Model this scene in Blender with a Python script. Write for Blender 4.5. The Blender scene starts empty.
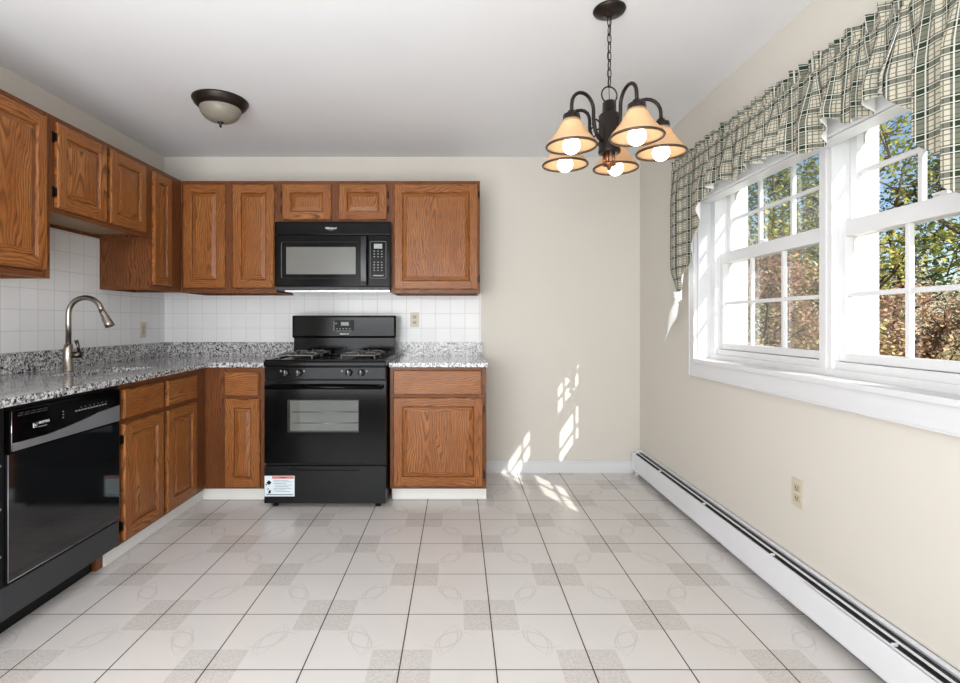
import bpy, bmesh, math, random
from mathutils import Vector, Matrix, Quaternion
random.seed(7)
SC = bpy.context.scene
COL = SC.collection
PI = math.pi

# ------------------------------------------------------------------ camera
cam_d = bpy.data.cameras.new('camera')
cam = bpy.data.objects.new('camera', cam_d); COL.objects.link(cam)
cam.location = (0, 0, 1.17); cam.rotation_euler = (PI/2, 0, 0)
cam_d.sensor_width = 36; cam_d.sensor_fit = 'HORIZONTAL'
cam_d.lens = 512.0/960*36
cam_d.shift_x = (480-458)/960.0
cam_d.shift_y = -(341.5-322)/960.0
cam_d.clip_start = 0.02; cam_d.clip_end = 300
SC.camera = cam

# ------------------------------------------------------------------ world, sun, exposure
SC.view_settings.view_transform = 'Standard'
SC.view_settings.look = 'None'
SC.view_settings.exposure = -0.14
SC.view_settings.gamma = 1.0
SC.view_settings.use_curve_mapping = False
SUN_DIR = Vector((-0.482, 1.0, -0.72)).normalized()      # direction the light travels
SUN_E = 12.0
world = bpy.data.worlds.new('sky'); SC.world = world
world.use_nodes = True
wn = world.node_tree; wn.nodes.clear()
sky = wn.nodes.new('ShaderNodeTexSky'); sky.sky_type = 'NISHITA'
sky.sun_disc = False
sky.sun_elevation = math.asin(-SUN_DIR.z)
sky.sun_rotation = math.atan2(-SUN_DIR.x, -SUN_DIR.y)
sky.air_density = 1.0; sky.dust_density = 0.6; sky.ozone_density = 1.5
bg = wn.nodes.new('ShaderNodeBackground'); bg.inputs['Strength'].default_value = 0.22
wo = wn.nodes.new('ShaderNodeOutputWorld')
wn.links.new(sky.outputs[0], bg.inputs[0]); wn.links.new(bg.outputs[0], wo.inputs[0])

sl = bpy.data.lights.new('sun', 'SUN'); sl.energy = SUN_E; sl.angle = math.radians(0.5); sl.color = (1.0, .95, .86)
so = bpy.data.objects.new('sun', sl); COL.objects.link(so)
so.rotation_euler = SUN_DIR.to_track_quat('-Z', 'Y').to_euler(); so.location = (12, -14, 14)

def area(name, loc, target, sx, sy, energy, color=(1, 1, 1)):
    d = bpy.data.lights.new(name, 'AREA'); d.shape = 'RECTANGLE'; d.size = sx; d.size_y = sy
    d.energy = energy; d.color = color
    o = bpy.data.objects.new(name, d); COL.objects.link(o); o.location = loc
    v = Vector(target)-Vector(loc)
    o.rotation_euler = v.to_track_quat('-Z', 'Y').to_euler()
    return o
area('rear_fill', (-0.9, -2.0, 1.75), (-0.6, 3.5, 1.1), 2.4, 1.3, 52, (.965, .98, 1))  # added fill lamp behind the camera; the wall there has no window
area('ceiling_fill', (-0.8, -0.3, 0.95), (-0.9, 2.8, 2.45), 2.4, 1.5, 112, (.94, .97, 1))  # added fill lamp aimed up to brighten the ceiling

SC.cycles.use_denoising = True
SC.cycles.max_bounces = 8
SC.cycles.diffuse_bounces = 5
SC.cycles.transparent_max_bounces = 12
SC.cycles.sample_clamp_indirect = 6.0
SC.cycles.caustics_reflective = False
SC.cycles.caustics_refractive = False

# ------------------------------------------------------------------ materials
def lin(c):
    def f(v):
        v /= 255.0
        return v/12.92 if v <= .04045 else ((v+.055)/1.055)**2.4
    return (f(c[0]), f(c[1]), f(c[2]), 1)

class NT:
    def __init__(s, name):
        s.m = bpy.data.materials.new(name); s.m.use_nodes = True
        s.t = s.m.node_tree; s.n = s.t.nodes; s.n.clear()
        s.out = s.n.new('ShaderNodeOutputMaterial')
    def new(s, ty, **kw):
        n = s.n.new(ty)
        for k, v in kw.items(): setattr(n, k, v)
        return n
    def link(s, a, b): s.t.links.new(a, b)
    def bsdf(s, base=None, rough=.5, metal=0, spec=.5, coat=0, coat_rough=.05):
        b = s.n.new('ShaderNodeBsdfPrincipled')
        if base is not None:
            if isinstance(base, tuple): b.inputs['Base Color'].default_value = base
            else: s.link(base, b.inputs['Base Color'])
        b.inputs['Roughness'].default_value = rough; b.inputs['Metallic'].default_value = metal
        b.inputs['Specular IOR Level'].default_value = spec
        b.inputs['Coat Weight'].default_value = coat; b.inputs['Coat Roughness'].default_value = coat_rough
        s.link(b.outputs[0], s.out.inputs[0]); return b
    def math(s, op, a, b=None, c=None, clamp=False):
        n = s.n.new('ShaderNodeMath'); n.operation = op; n.use_clamp = clamp
        for i, v in enumerate((a, b, c)):
            if v is None: continue
            if isinstance(v, (int, float)): n.inputs[i].default_value = v
            else: s.link(v, n.inputs[i])
        return n.outputs[0]
    def mix(s, fac, a, b):
        n = s.n.new('ShaderNodeMix'); n.data_type = 'RGBA'
        for sock, v in ((n.inputs[0], fac), (n.inputs[6], a), (n.inputs[7], b)):
            if isinstance(v, (int, float, tuple)): sock.default_value = v
            else: s.link(v, sock)
        return n.outputs[2]
    def noise(s, vec, scale, detail=2, rough=.5, dist=0):
        n = s.n.new('ShaderNodeTexNoise'); n.inputs['Scale'].default_value = scale
        n.inputs['Detail'].default_value = detail; n.inputs['Roughness'].default_value = rough
        n.inputs['Distortion'].default_value = dist
        if vec is not None: s.link(vec, n.inputs['Vector'])
        return n.outputs[0]
    def ramp(s, fac, stops, interp='LINEAR'):
        n = s.n.new('ShaderNodeValToRGB'); n.color_ramp.interpolation = interp
        el = n.color_ramp.elements
        while len(el) < len(stops): el.new(.5)
        for e, (p, c) in zip(el, stops):
            e.position = p; e.color = c if len(c) == 4 else (*c, 1)
        s.link(fac, n.inputs[0]); return n.outputs[0]
    def bump(s, b, h, strength, dist=.01):
        n = s.n.new('ShaderNodeBump'); n.inputs['Strength'].default_value = strength
        n.inputs['Distance'].default_value = dist; s.link(h, n.inputs['Height'])
        s.link(n.outputs[0], b.inputs['Normal'])
    def obj(s):
        return s.n.new('ShaderNodeTexCoord').outputs['Object']
    def pos(s):
        return s.n.new('ShaderNodeNewGeometry').outputs['Position']
    def sep(s, v):
        n = s.n.new('ShaderNodeSeparateXYZ'); s.link(v, n.inputs[0]); return n.outputs
    def comb(s, x, y, z=0.0):
        n = s.n.new('ShaderNodeCombineXYZ')
        for i, v in enumerate((x, y, z)):
            if isinstance(v, (int, float)): n.inputs[i].default_value = v
            else: s.link(v, n.inputs[i])
        return n.outputs[0]

def simple(name, rgb, rough=.5, metal=0, spec=.5, coat=0, nscale=0, namt=.06, bump=0):
    t = NT(name); c = lin(rgb)
    if nscale:
        nz = t.noise(t.obj(), nscale, 3)
        d = tuple(max(0, v*(1-namt*2)) for v in c[:3])+(1,)
        l = tuple(min(1, v*(1+namt)) for v in c[:3])+(1,)
        b = t.bsdf(t.mix(nz, d, l), rough, metal, spec, coat)
        if bump: t.bump(b, nz, bump, .002)
    else:
        b = t.bsdf(c, rough, metal, spec, coat)
    return t.m

def wood(name, light, mid, dark, coat=.06):
    """oak: uv.x runs across the grain, uv.y along it (metres)"""
    t = NT(name)
    uv = t.new('ShaderNodeUVMap').outputs[0]
    X, Y, Z = t.sep(uv)
    # slow wobble of the grain lines
    w1 = t.noise(t.comb(t.math('MULTIPLY', X, 5), t.math('MULTIPLY', Y, 1.6)), 1.0, 3, .55)
    w2 = t.noise(t.comb(t.math('MULTIPLY', X, 26), t.math('MULTIPLY', Y, 9)), 1.0, 2)
    xx = t.math('ADD', X, t.math('MULTIPLY', t.math('SUBTRACT', w1, .5), .15))
    xx = t.math('ADD', xx, t.math('MULTIPLY', t.math('SUBTRACT', w2, .5), .012))
    # cathedral figure: stretched rings round a point that repeats across the board
    px = t.math('PINGPONG', xx, .15)
    py = t.math('MULTIPLY', t.math('PINGPONG', Y, .7), .085)
    r = t.math('SQRT', t.math('ADD', t.math('MULTIPLY', px, px), t.math('MULTIPLY', py, py)))
    rings = t.math('FRACT', t.math('MULTIPLY', r, 88))
    ringline = t.ramp(rings, [(0, (0, 0, 0)), (.42, (.15,)*3), (.82, (1,)*3), (1.0, (0, 0, 0))])
    pores = t.noise(t.comb(t.math('MULTIPLY', xx, 330), t.math('MULTIPLY', Y, 11)), 1.0, 3, .65)
    blot = t.noise(t.comb(t.math('MULTIPLY', X, 9), t.math('MULTIPLY', Y, 2)), 1.0, 3)
    f = t.math('MULTIPLY', ringline, t.math('MULTIPLY_ADD', blot, 1.3, .02), clamp=True)
    base = t.mix(t.ramp(blot, [(.3, (0,)*3), (.7, (1,)*3)]), lin(mid), lin(light))
    c1 = t.mix(t.math('MULTIPLY', f, .95), base, lin(dark))
    pf = t.ramp(pores, [(.50, (0,)*3), (.72, (1,)*3)])
    c2 = t.mix(t.math('MULTIPLY', pf, .8), c1, lin(dark))
    b = t.bsdf(c2, .36, 0, .24, coat, .2)
    t.bump(b, pores, .10, .001)
    return t.m

M = {}
M['wood'] = wood('oak_stained', (172, 112, 62), (140, 82, 40), (48, 24, 10))
M['wood_dark'] = wood('oak_face_frame', (132, 80, 45), (104, 60, 32), (48, 26, 14))
M['wood_inner'] = simple('pale_cabinet_underside', (150, 122, 90), .6, nscale=6)
M['wall'] = simple('beige_wall_paint', (211, 206, 197), .75, nscale=3, namt=.012)
M['ceiling'] = simple('ceiling_paint', (230, 231, 233), .8, nscale=2, namt=.01)
M['trim'] = simple('white_trim_paint', (216, 217, 219), .35, nscale=4, namt=.01)
M['vinyl'] = simple('white_window_vinyl', (220, 221, 222), .35, nscale=4, namt=.008)
M['toe'] = simple('white_toe_board', (228, 227, 222), .5, nscale=12, namt=.02)
M['black'] = simple('black_enamel', (6, 6, 7), .12, spec=.13, coat=.0, nscale=20, namt=.05)
M['black_matte'] = simple('black_matte_metal', (11, 11, 12), .45, spec=.2, nscale=30)
M['black_drawer'] = simple('charcoal_enamel', (15, 16, 17), .3, spec=.2, nscale=30)
M['grate'] = simple('cast_iron_grate', (104, 102, 98), .4, nscale=60)
M['burner'] = simple('burner_cap_black', (26, 26, 26), .35, nscale=50)
M['dw_door'] = simple('glossy_black_dishwasher', (16, 17, 19), .06, spec=.6, coat=.4, nscale=8, namt=.03)
M['dw_kick'] = simple('charcoal_kick_panel', (47, 49, 52), .5, nscale=40)
M['dw_grey'] = simple('silver_grey_strip', (130, 132, 136), .3, .4, nscale=15)
M['screen'] = simple('microwave_window_screen', (104, 104, 100), .22, spec=.5, nscale=400, namt=.08)
M['oven_in'] = simple('oven_cavity_grey', (150, 152, 150), .5, nscale=10)
M['knob'] = simple('knob_black', (34, 36, 40), .35, nscale=40)
M['mark'] = simple('printed_white', (225, 226, 228), .5, nscale=30)
M['mark_grey'] = simple('printed_grey', (140, 142, 144), .5, nscale=30)
M['lcd'] = simple('display_green_grey', (66, 74, 62), .2, nscale=60)
M['lcd_light'] = simple('display_light_grey', (150, 154, 150), .25, nscale=60)
M['chrome'] = simple('chrome', (210, 212, 214), .15, 1.0, nscale=10, namt=.02)
M['nickel'] = simple('brushed_nickel', (150, 142, 132), .28, 1.0, nscale=60, namt=.06)
M['nickel_dark'] = simple('dark_nickel', (84, 78, 72), .32, 1.0, nscale=60, namt=.06)
M['steel'] = simple('sink_steel', (170, 172, 172), .3, 1.0, nscale=30, namt=.05)
M['bronze'] = simple('oil_rubbed_bronze', (46, 38, 34), .38, .6, nscale=40, namt=.15)
M['rim'] = simple('brown_shade_rim', (84, 62, 48), .35, .3, nscale=40)
M['copper'] = simple('copper_tube', (140, 92, 64), .3, .85, nscale=30)
M['almond'] = simple('almond_plastic', (202, 194, 174), .4, nscale=20, namt=.03)
M['almond_dark'] = simple('almond_receptacle', (182, 172, 150), .45, nscale=20, namt=.03)
M['slot'] = simple('slot_dark', (40, 36, 32), .6, nscale=20)
M['heater'] = simple('heater_enamel', (226, 228, 232), .4, nscale=12, namt=.015)
M['slot_shade'] = simple('heater_slot_shade', (38, 38, 38), .6, nscale=60, namt=.2)
M['hinge'] = simple('black_hinge', (24, 22, 20), .4, .6, nscale=40)
M['brass'] = simple('brass_pin', (200, 130, 70), .35, .8, nscale=40)
M['red'] = simple('sticker_red', (205, 120, 110), .5, nscale=30)
M['sticker'] = simple('sticker_paper', (214, 226, 232), .5, nscale=30, namt=.02)
M['sticker_text'] = simple('sticker_print', (120, 135, 142), .5, nscale=30)
M['lining'] = simple('white_cotton_lining', (244, 244, 242), .85, nscale=120, namt=.02)
M['grass'] = simple('autumn_lawn', (132, 128, 74), .9, nscale=3, namt=.3)
M['bark'] = simple('tree_bark', (86, 70, 58), .9, nscale=14, namt=.3)
M['mulch'] = simple('leaf_litter', (130, 92, 62), .9, nscale=9, namt=.3)

def mat_tile():
    t = NT('floor_tile_ceramic')
    X, Y, Z = t.sep(t.pos())
    S = .3269
    u = t.math('DIVIDE', t.math('ADD', X, 1.5056+S*20), S)
    v = t.math('DIVIDE', t.math('SUBTRACT', Y, 1.7228-S*20), S)
    fu = t.math('FRACT', u); fv = t.math('FRACT', v)
    iu = t.math('ROUND', u); iv = t.math('ROUND', v)
    du = t.math('ABSOLUTE', t.math('SUBTRACT', u, iu)); dv = t.math('ABSOLUTE', t.math('SUBTRACT', v, iv))
    grout = t.math('LESS_THAN', t.math('MINIMUM', t.math('MULTIPLY', du, .72), t.math('MULTIPLY', dv, .9)), .0052)
    par = t.math('MODULO', t.math('ADD', iu, iv), 2)              # 0: even corner
    even = t.math('LESS_THAN', t.math('ABSOLUTE', t.math('SUBTRACT', par, 1)), .5)
    even = t.math('SUBTRACT', 1, even)
    sq = t.math('MULTIPLY', even, t.math('LESS_THAN', t.math('MAXIMUM', du, dv), .325))
    # flourish: crossing arcs in the middle of each tile, along the diagonal of its two squares
    cu = t.math('SUBTRACT', fu, .5); cv = t.math('SUBTRACT', fv, .5)
    tp = t.math('MODULO', t.math('ADD', t.math('FLOOR', u), t.math('FLOOR', v)), 2)
    sgn = t.math('SUBTRACT', 1, t.math('MULTIPLY', 2, tp))
    cu2 = t.math('MULTIPLY', cu, sgn)
    al = t.math('MULTIPLY', t.math('ADD', cu2, cv), .7071)      # along the squares' diagonal
    ac = t.math('MULTIPLY', t.math('SUBTRACT', cu2, cv), .7071)
    lines = None
    for (a0, c0, r, w) in ((0, .15, .25, .009), (0, -.15, .25, .009), (.16, .26, .40, .006), (-.16, -.26, .40, .006)):
        d = t.math('SQRT', t.math('ADD', t.math('POWER', t.math('SUBTRACT', al, a0), 2), t.math('POWER', t.math('SUBTRACT', ac, c0), 2)))
        ln = t.math('SUBTRACT', 1, t.math('DIVIDE', t.math('ABSOLUTE', t.math('SUBTRACT', d, r)), w*1.8), clamp=True)
        lines = ln if lines is None else t.math('MAXIMUM', lines, ln)
    rad = t.math('SQRT', t.math('ADD', t.math('MULTIPLY', cu, cu), t.math('MULTIPLY', cv, cv)))
    fade = t.math('SUBTRACT', 1, t.math('DIVIDE', rad, .33), clamp=True)
    lines = t.math('MULTIPLY', lines, t.math('MULTIPLY', fade, 1.8, clamp=True))
    lines = t.math('MULTIPLY', lines, t.math('SUBTRACT', 1, sq))
    p = t.pos()
    big = t.noise(p, 3, 3); grain = t.noise(p, 130, 2, .7, 1.0)
    base = t.mix(big, lin((206, 202, 199)), lin((215, 211, 207)))
    speck = t.mix(t.ramp(grain, [(.42, (0,)*3), (.58, (1,)*3)]), lin((170, 165, 160)), lin((202, 197, 192)))
    c = t.mix(t.math('MULTIPLY', sq, .55), base, speck)
    c = t.mix(t.math('MULTIPLY', lines, .34), c, lin((158, 152, 148)))
    c = t.mix(grout, c, lin((62, 50, 44)))
    b = t.bsdf(c, .22, 0, .45)
    t.link(t.math('MULTIPLY_ADD', grout, .5, .20), b.inputs['Roughness'])
    h = t.math('SUBTRACT', t.math('MULTIPLY', big, .25), grout)
    t.bump(b, h, .25, .002)
    return t.m
M['tile'] = mat_tile()

def mat_wall_tile(name, axis):
    t = NT(name)
    X, Y, Z = t.sep(t.pos())
    S = .1133
    u = t.math('DIVIDE', t.math('ADD', X if axis == 'x' else Y, 10.03), S)
    v = t.math('DIVIDE', t.math('ADD', Z, 9.0-.0385), S)
    du = t.math('ABSOLUTE', t.math('SUBTRACT', u, t.math('ROUND', u)))
    dv = t.math('ABSOLUTE', t.math('SUBTRACT', v, t.math('ROUND', v)))
    d = t.math('MINIMUM', du, dv)
    g = t.math('SUBTRACT', 1, t.math('DIVIDE', d, .022), clamp=True)
    rnd = t.noise(t.comb(t.math('FLOOR', u), t.math('FLOOR', v)), 3.3, 0)
    base = t.mix(rnd, lin((222, 221, 221)), lin((230, 230, 231)))
    c = t.mix(t.math('GREATER_THAN', g, .35), base, lin((200, 199, 198)))
    b = t.bsdf(c, .10, 0, .22)
    t.bump(b, t.math('SUBTRACT', t.math('MULTIPLY', t.noise(t.pos(), 7, 2), .5), g), .3, .002)
    return t.m
M['wtile_b'] = mat_wall_tile('glazed_wall_tile_back', 'x')
M['wtile_l'] = mat_wall_tile('glazed_wall_tile_left', 'y')

def mat_granite():
    t = NT('speckled_granite')
    p = t.pos()
    vo = t.new('ShaderNodeTexVoronoi', feature='F1'); vo.inputs['Scale'].default_value = 120
    wob = t.new('ShaderNodeTexNoise'); wob.inputs['Scale'].default_value = 60; t.link(p, wob.inputs['Vector'])
    vm = t.new('ShaderNodeVectorMath', operation='SCALE'); t.link(wob.outputs['Color'], vm.inputs[0]); vm.inputs['Scale'].default_value = .02
    va = t.new('ShaderNodeVectorMath', operation='ADD'); t.link(p, va.inputs[0]); t.link(vm.outputs[0], va.inputs[1])
    t.link(va.outputs[0], vo.inputs['Vector'])
    R = t.sep(vo.outputs['Color'])[0]
    col = t.ramp(R, [(0, lin((38, 38, 42))), (.10, lin((84, 84, 88))), (.22, lin((142, 142, 144))), (.40, lin((186, 184, 182))), (.56, lin((218, 216, 214))), (.86, lin((150, 149, 151)))], 'CONSTANT')
    fine = t.noise(p, 260, 2, .7)
    c = t.mix(t.ramp(fine, [(.55, (0,)*3), (.64, (1,)*3)]), col, lin((60, 60, 64)))
    b = t.bsdf(c, .10, 0, .5)
    return t.m
M['granite'] = mat_granite()

def mat_plaid():
    t = NT('green_plaid_cotton')
    uv = t.new('ShaderNodeUVMap').outputs[0]
    X, Y, Z = t.sep(uv)
    P = .066
    def band(c, a, b):
        f = t.math('FRACT', t.math('DIVIDE', c, P))
        return t.math('MULTIPLY', t.math('GREATER_THAN', f, a), t.math('LESS_THAN', f, b))
    gx = band(X, 0, .42); gy = band(Y, 0, .42)
    g = t.math('MULTIPLY', t.math('ADD', gx, gy), .72, clamp=True)
    lx = t.math('MAXIMUM', band(X, .56, .61), band(X, .82, .86)); ly = t.math('MAXIMUM', band(Y, .56, .61), band(Y, .82, .86))
    wx = t.math('MAXIMUM', band(X, .06, .10), band(X, .32, .36)); wy = t.math('MAXIMUM', band(Y, .06, .10), band(Y, .32, .36))
    c = t.mix(t.math('MULTIPLY', g, 1.0), lin((216, 209, 192)), lin((12, 48, 35)))
    c = t.mix(t.math('MULTIPLY', t.math('MAXIMUM', lx, ly), .75), c, lin((60, 78, 64)))
    c = t.mix(t.math('MULTIPLY', t.math('MAXIMUM', wx, wy), .8), c, lin((244, 243, 236)))
    c = t.mix(t.math('MULTIPLY', t.noise(t.comb(t.math('MULTIPLY', X, 900), t.math('MULTIPLY', Y, 900)), 1, 1), .2), c, lin((160, 150, 120)))
    d = t.new('ShaderNodeBsdfDiffuse'); t.link(c, d.inputs[0])
    tr = t.new('ShaderNodeBsdfTranslucent'); t.link(c, tr.inputs[0])
    mx = t.new('ShaderNodeMixShader'); mx.inputs[0].default_value = .30
    t.link(d.outputs[0], mx.inputs[1]); t.link(tr.outputs[0], mx.inputs[2]); t.link(mx.outputs[0], t.out.inputs[0])
    return t.m
M['plaid'] = mat_plaid()

def mat_glass(name, tint=(1, 1, 1, 1), ior=1.45, refl=.8):
    t = NT(name)
    tr = t.new('ShaderNodeBsdfTransparent'); tr.inputs[0].default_value = tint
    gl = t.new('ShaderNodeBsdfGlossy'); gl.inputs['Roughness'].default_value = .02
    fr = t.new('ShaderNodeFresnel'); fr.inputs[0].default_value = ior
    mx = t.new('ShaderNodeMixShader'); t.link(t.math('MULTIPLY', fr.outputs[0], refl), mx.inputs[0])
    t.link(tr.outputs[0], mx.inputs[1]); t.link(gl.outputs[0], mx.inputs[2]); t.link(mx.outputs[0], t.out.inputs[0])
    return t.m
M['glass'] = mat_glass('window_glass', (.97, .98, .98, 1), 1.25, .35)
M['oven_glass'] = mat_glass('oven_door_glass', (.85, .86, .85, 1), 1.5, 1.0)

def mat_translucent(name, rgb, fac, rough=.3, emis=0):
    t = NT(name)
    nz = t.noise(t.obj(), 30, 3)
    c0 = lin(rgb); c1 = tuple(v*.9 for v in c0[:3])+(1,)
    c = t.mix(nz, c1, c0)
    b = t.new('ShaderNodeBsdfPrincipled'); t.link(c, b.inputs['Base Color']); b.inputs['Roughness'].default_value = rough
    tr = t.new('ShaderNodeBsdfTranslucent'); t.link(c, tr.inputs[0])
    mx = t.new('ShaderNodeMixShader'); mx.inputs[0].default_value = fac
    t.link(b.outputs[0], mx.inputs[1]); t.link(tr.outputs[0], mx.inputs[2]); t.link(mx.outputs[0], t.out.inputs[0])
    return t.m
M['shade'] = mat_translucent('amber_shade_glass', (238, 210, 170), .45)
M['dome'] = mat_translucent('ribbed_dome_glass', (160, 153, 140), .3)

def mat_emit(name, rgb, s):
    t = NT(name); e = t.new('ShaderNodeEmission'); e.inputs[0].default_value = rgb; e.inputs[1].default_value = s
    t.link(e.outputs[0], t.out.inputs[0]); return t.m
M['bulb'] = mat_emit('lit_bulb', (1, .90, .76, 1), 7.0)

def mat_brick():
    t = NT('red_brick')
    X, Y, Z = t.sep(t.pos())
    br = t.new('ShaderNodeTexBrick'); t.link(t.comb(t.math('ADD', X, Y), Z), br.inputs['Vector'])
    br.inputs['Scale'].default_value = 1; br.inputs['Brick Width'].default_value = .215; br.inputs['Row Height'].default_value = .075
    br.inputs['Mortar Size'].default_value = .006
    br.inputs['Color1'].default_value = lin((176, 82, 66)); br.inputs['Color2'].default_value = lin((150, 66, 54)); br.inputs['Mortar'].default_value = lin((206, 196, 186))
    b = t.bsdf(br.outputs[0], .85); t.bump(b, br.outputs[1], -.4, .004)
    return t.m
M['brick'] = mat_brick()

def mat_leaf(name, a, b_, c_):
    t = NT(name)
    nz = t.noise(t.pos(), 1.7, 3, .6)
    c = t.ramp(nz, [(.32, lin(a)), (.5, lin(b_)), (.68, lin(c_))])
    d = t.new('ShaderNodeBsdfDiffuse'); t.link(c, d.inputs[0])
    tr = t.new('ShaderNodeBsdfTranslucent'); t.link(c, tr.inputs[0])
    mx = t.new('ShaderNodeMixShader'); mx.inputs[0].default_value = .35
    t.link(d.outputs[0], mx.inputs[1]); t.link(tr.outputs[0], mx.inputs[2]); t.link(mx.outputs[0], t.out.inputs[0])
    return t.m
M['leaf_green'] = mat_leaf('leaves_olive_green', (78, 94, 52), (146, 150, 78), (206, 196, 116))
M['leaf_dark'] = mat_leaf('leaves_dark_green', (50, 70, 46), (84, 104, 66), (120, 132, 76))
M['leaf_rust'] = mat_leaf('leaves_rust', (150, 112, 96), (188, 156, 128), (206, 200, 164))

# ------------------------------------------------------------------ mesh builder
class MB:
    def __init__(s): s.v = []; s.f = []; s.m = []; s.uv = []; s.sm = []
    def face(s, pts, mi=0, uv=None, smooth=False):
        i = len(s.v); s.v += [tuple(p) for p in pts]
        s.f.append(tuple(range(i, i+len(pts)))); s.m.append(mi); s.uv.append(uv); s.sm.append(smooth)
    def raw(s, verts, faces, mi=0, uvs=None, smooth=True):
        i = len(s.v); s.v += [tuple(p) for p in verts]
        for k, f in enumerate(faces):
            s.f.append(tuple(i+j for j in f)); s.m.append(mi)
            s.uv.append(None if uvs is None else [uvs[j] for j in f]); s.sm.append(smooth)
    def box(s, a, b, mi=0, grain=2, bevel=0.0):
        x0, x1 = sorted((a[0], b[0])); y0, y1 = sorted((a[1], b[1])); z0, z1 = sorted((a[2], b[2]))
        if bevel <= 0 or min(x1-x0, y1-y0, z1-z0) < bevel*2.2:
            V = [(x0,y0,z0),(x1,y0,z0),(x1,y1,z0),(x0,y1,z0),(x0,y0,z1),(x1,y0,z1),(x1,y1,z1),(x0,y1,z1)]
            F = [(3,2,1,0),(4,5,6,7),(0,1,5,4),(1,2,6,5),(2,3,7,6),(3,0,4,7)]
        else:
            bm = bmesh.new()
            vs = [bm.verts.new(p) for p in [(x0,y0,z0),(x1,y0,z0),(x1,y1,z0),(x0,y1,z0),(x0,y0,z1),(x1,y0,z1),(x1,y1,z1),(x0,y1,z1)]]
            for f in [(3,2,1,0),(4,5,6,7),(0,1,5,4),(1,2,6,5),(2,3,7,6),(3,0,4,7)]: bm.faces.new([vs[i] for i in f])
            bmesh.ops.bevel(bm, geom=bm.edges[:], offset=bevel, segments=2, affect='EDGES', profile=.7)
            bm.verts.index_update()
            V = [tuple(v.co) for v in bm.verts]; F = [tuple(v.index for v in f.verts) for f in bm.faces]; bm.free()
        off = (random.random()*5, random.random()*5)
        for f in F:
            P = [Vector(V[i]) for i in f]
            s.face(P, mi, s.guv(P, grain, off))
        return s
    def guv(s, P, grain, off):
        n = Vector((0, 0, 0))
        for k in range(len(P)):
            a, b = P[k], P[(k+1) % len(P)]
            n += Vector(((a.y-b.y)*(a.z+b.z), (a.z-b.z)*(a.x+b.x), (a.x-b.x)*(a.y+b.y)))
        ax = max(range(3), key=lambda i: abs(n[i]))
        others = [i for i in range(3) if i != ax]
        if grain in others: al = grain; ac = [i for i in others if i != grain][0]
        else: ac, al = others
        return [(p[ac]+off[0], p[al]+off[1]) for p in P]
    def tube(s, pts, r, n=10, mi=0, cap=True, closed=False):
        pts = [Vector(p) for p in pts]; k = len(pts)
        rr = r if isinstance(r, (list, tuple)) else [r]*k
        tang = []
        for i in range(k):
            a = pts[(i-1) % k] if (closed or i > 0) else pts[i]
            b = pts[(i+1) % k] if (closed or i < k-1) else pts[i]
            tang.append((b-a).normalized())
        up = Vector((0, 0, 1)) if abs(tang[0].z) < .9 else Vector((1, 0, 0))
        nrm = (up - tang[0]*up.dot(tang[0])).normalized()
        V = []
        for i in range(k):
            if i: nrm = (nrm - tang[i]*nrm.dot(tang[i])).normalized()
            bi = tang[i].cross(nrm)
            for j in range(n):
                a = 2*PI*j/n
                V.append(pts[i] + (nrm*math.cos(a)+bi*math.sin(a))*rr[i])
        F = []
        for i in range(k if closed else k-1):
            i2 = (i+1) % k
            for j in range(n):
                j2 = (j+1) % n
                F.append((i*n+j, i*n+j2, i2*n+j2, i2*n+j))
        if cap and not closed:
            F.append(tuple(reversed(range(n)))); F.append(tuple((k-1)*n+j for j in range(n)))
        s.raw(V, F, mi); return s
    def lathe(s, prof, c=(0, 0, 0), n=32, mi=0, axis='Z', rmod=None, close=False):
        V = []; c = Vector(c)
        for (r, z) in prof:
            for j in range(n):
                a = 2*PI*j/n; q = r*(rmod(a, r, z) if rmod else 1)
                p = Vector((q*math.cos(a), q*math.sin(a), z))
                if axis == 'Y': p = Vector((p.x, -p.z, p.y))
                if axis == 'X': p = Vector((p.z, p.x, p.y))
                V.append(c+p)
        F = []
        for i in range(len(prof)-1):
            for j in range(n):
                j2 = (j+1) % n; F.append((i*n+j, i*n+j2, (i+1)*n+j2, (i+1)*n+j))
        if prof[0][0] > 1e-5 and close: F.append(tuple(reversed(range(n))))
        if prof[-1][0] > 1e-5 and close: F.append(tuple((len(prof)-1)*n+j for j in range(n)))
        s.raw(V, F, mi); return s
    def build(s, name, mats, parent=None, bevel=0, smooth=None, recalc=True, weld=True):
        me = bpy.data.meshes.new(name)
        off = Vector(parent_world(parent)) if parent else Vector((0, 0, 0))
        me.from_pydata([tuple(Vector(p)-off) for p in s.v], [], s.f)
        if not isinstance(mats, (list, tuple)): mats = [mats]
        for m in mats: me.materials.append(m)
        me.polygons.foreach_set('material_index', s.m)
        me.polygons.foreach_set('use_smooth', [bool(x) for x in s.sm])
        if any(u is not None for u in s.uv):
            ul = me.uv_layers.new(name='UVMap'); k = 0
            for pi, u in enumerate(s.uv):
                n = len(s.f[pi])
                if u is not None:
                    for j in range(n): ul.data[k+j].uv = u[j]
                k += n
        if recalc:
            bm = bmesh.new(); bm.from_mesh(me)
            if weld: bmesh.ops.remove_doubles(bm, verts=bm.verts, dist=1e-6)
            bmesh.ops.recalc_face_normals(bm, faces=bm.faces)
            bm.to_mesh(me); bm.free()
        o = bpy.data.objects.new(name, me); COL.objects.link(o)
        if parent: o.parent = parent
        if bevel:
            md = o.modifiers.new('bevel', 'BEVEL'); md.width = bevel; md.segments = 2; md.limit_method = 'ANGLE'
        return o

def parent_world(p):
    v = Vector((0, 0, 0))
    while p is not None:
        v += p.location; p = p.parent
    return v

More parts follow.
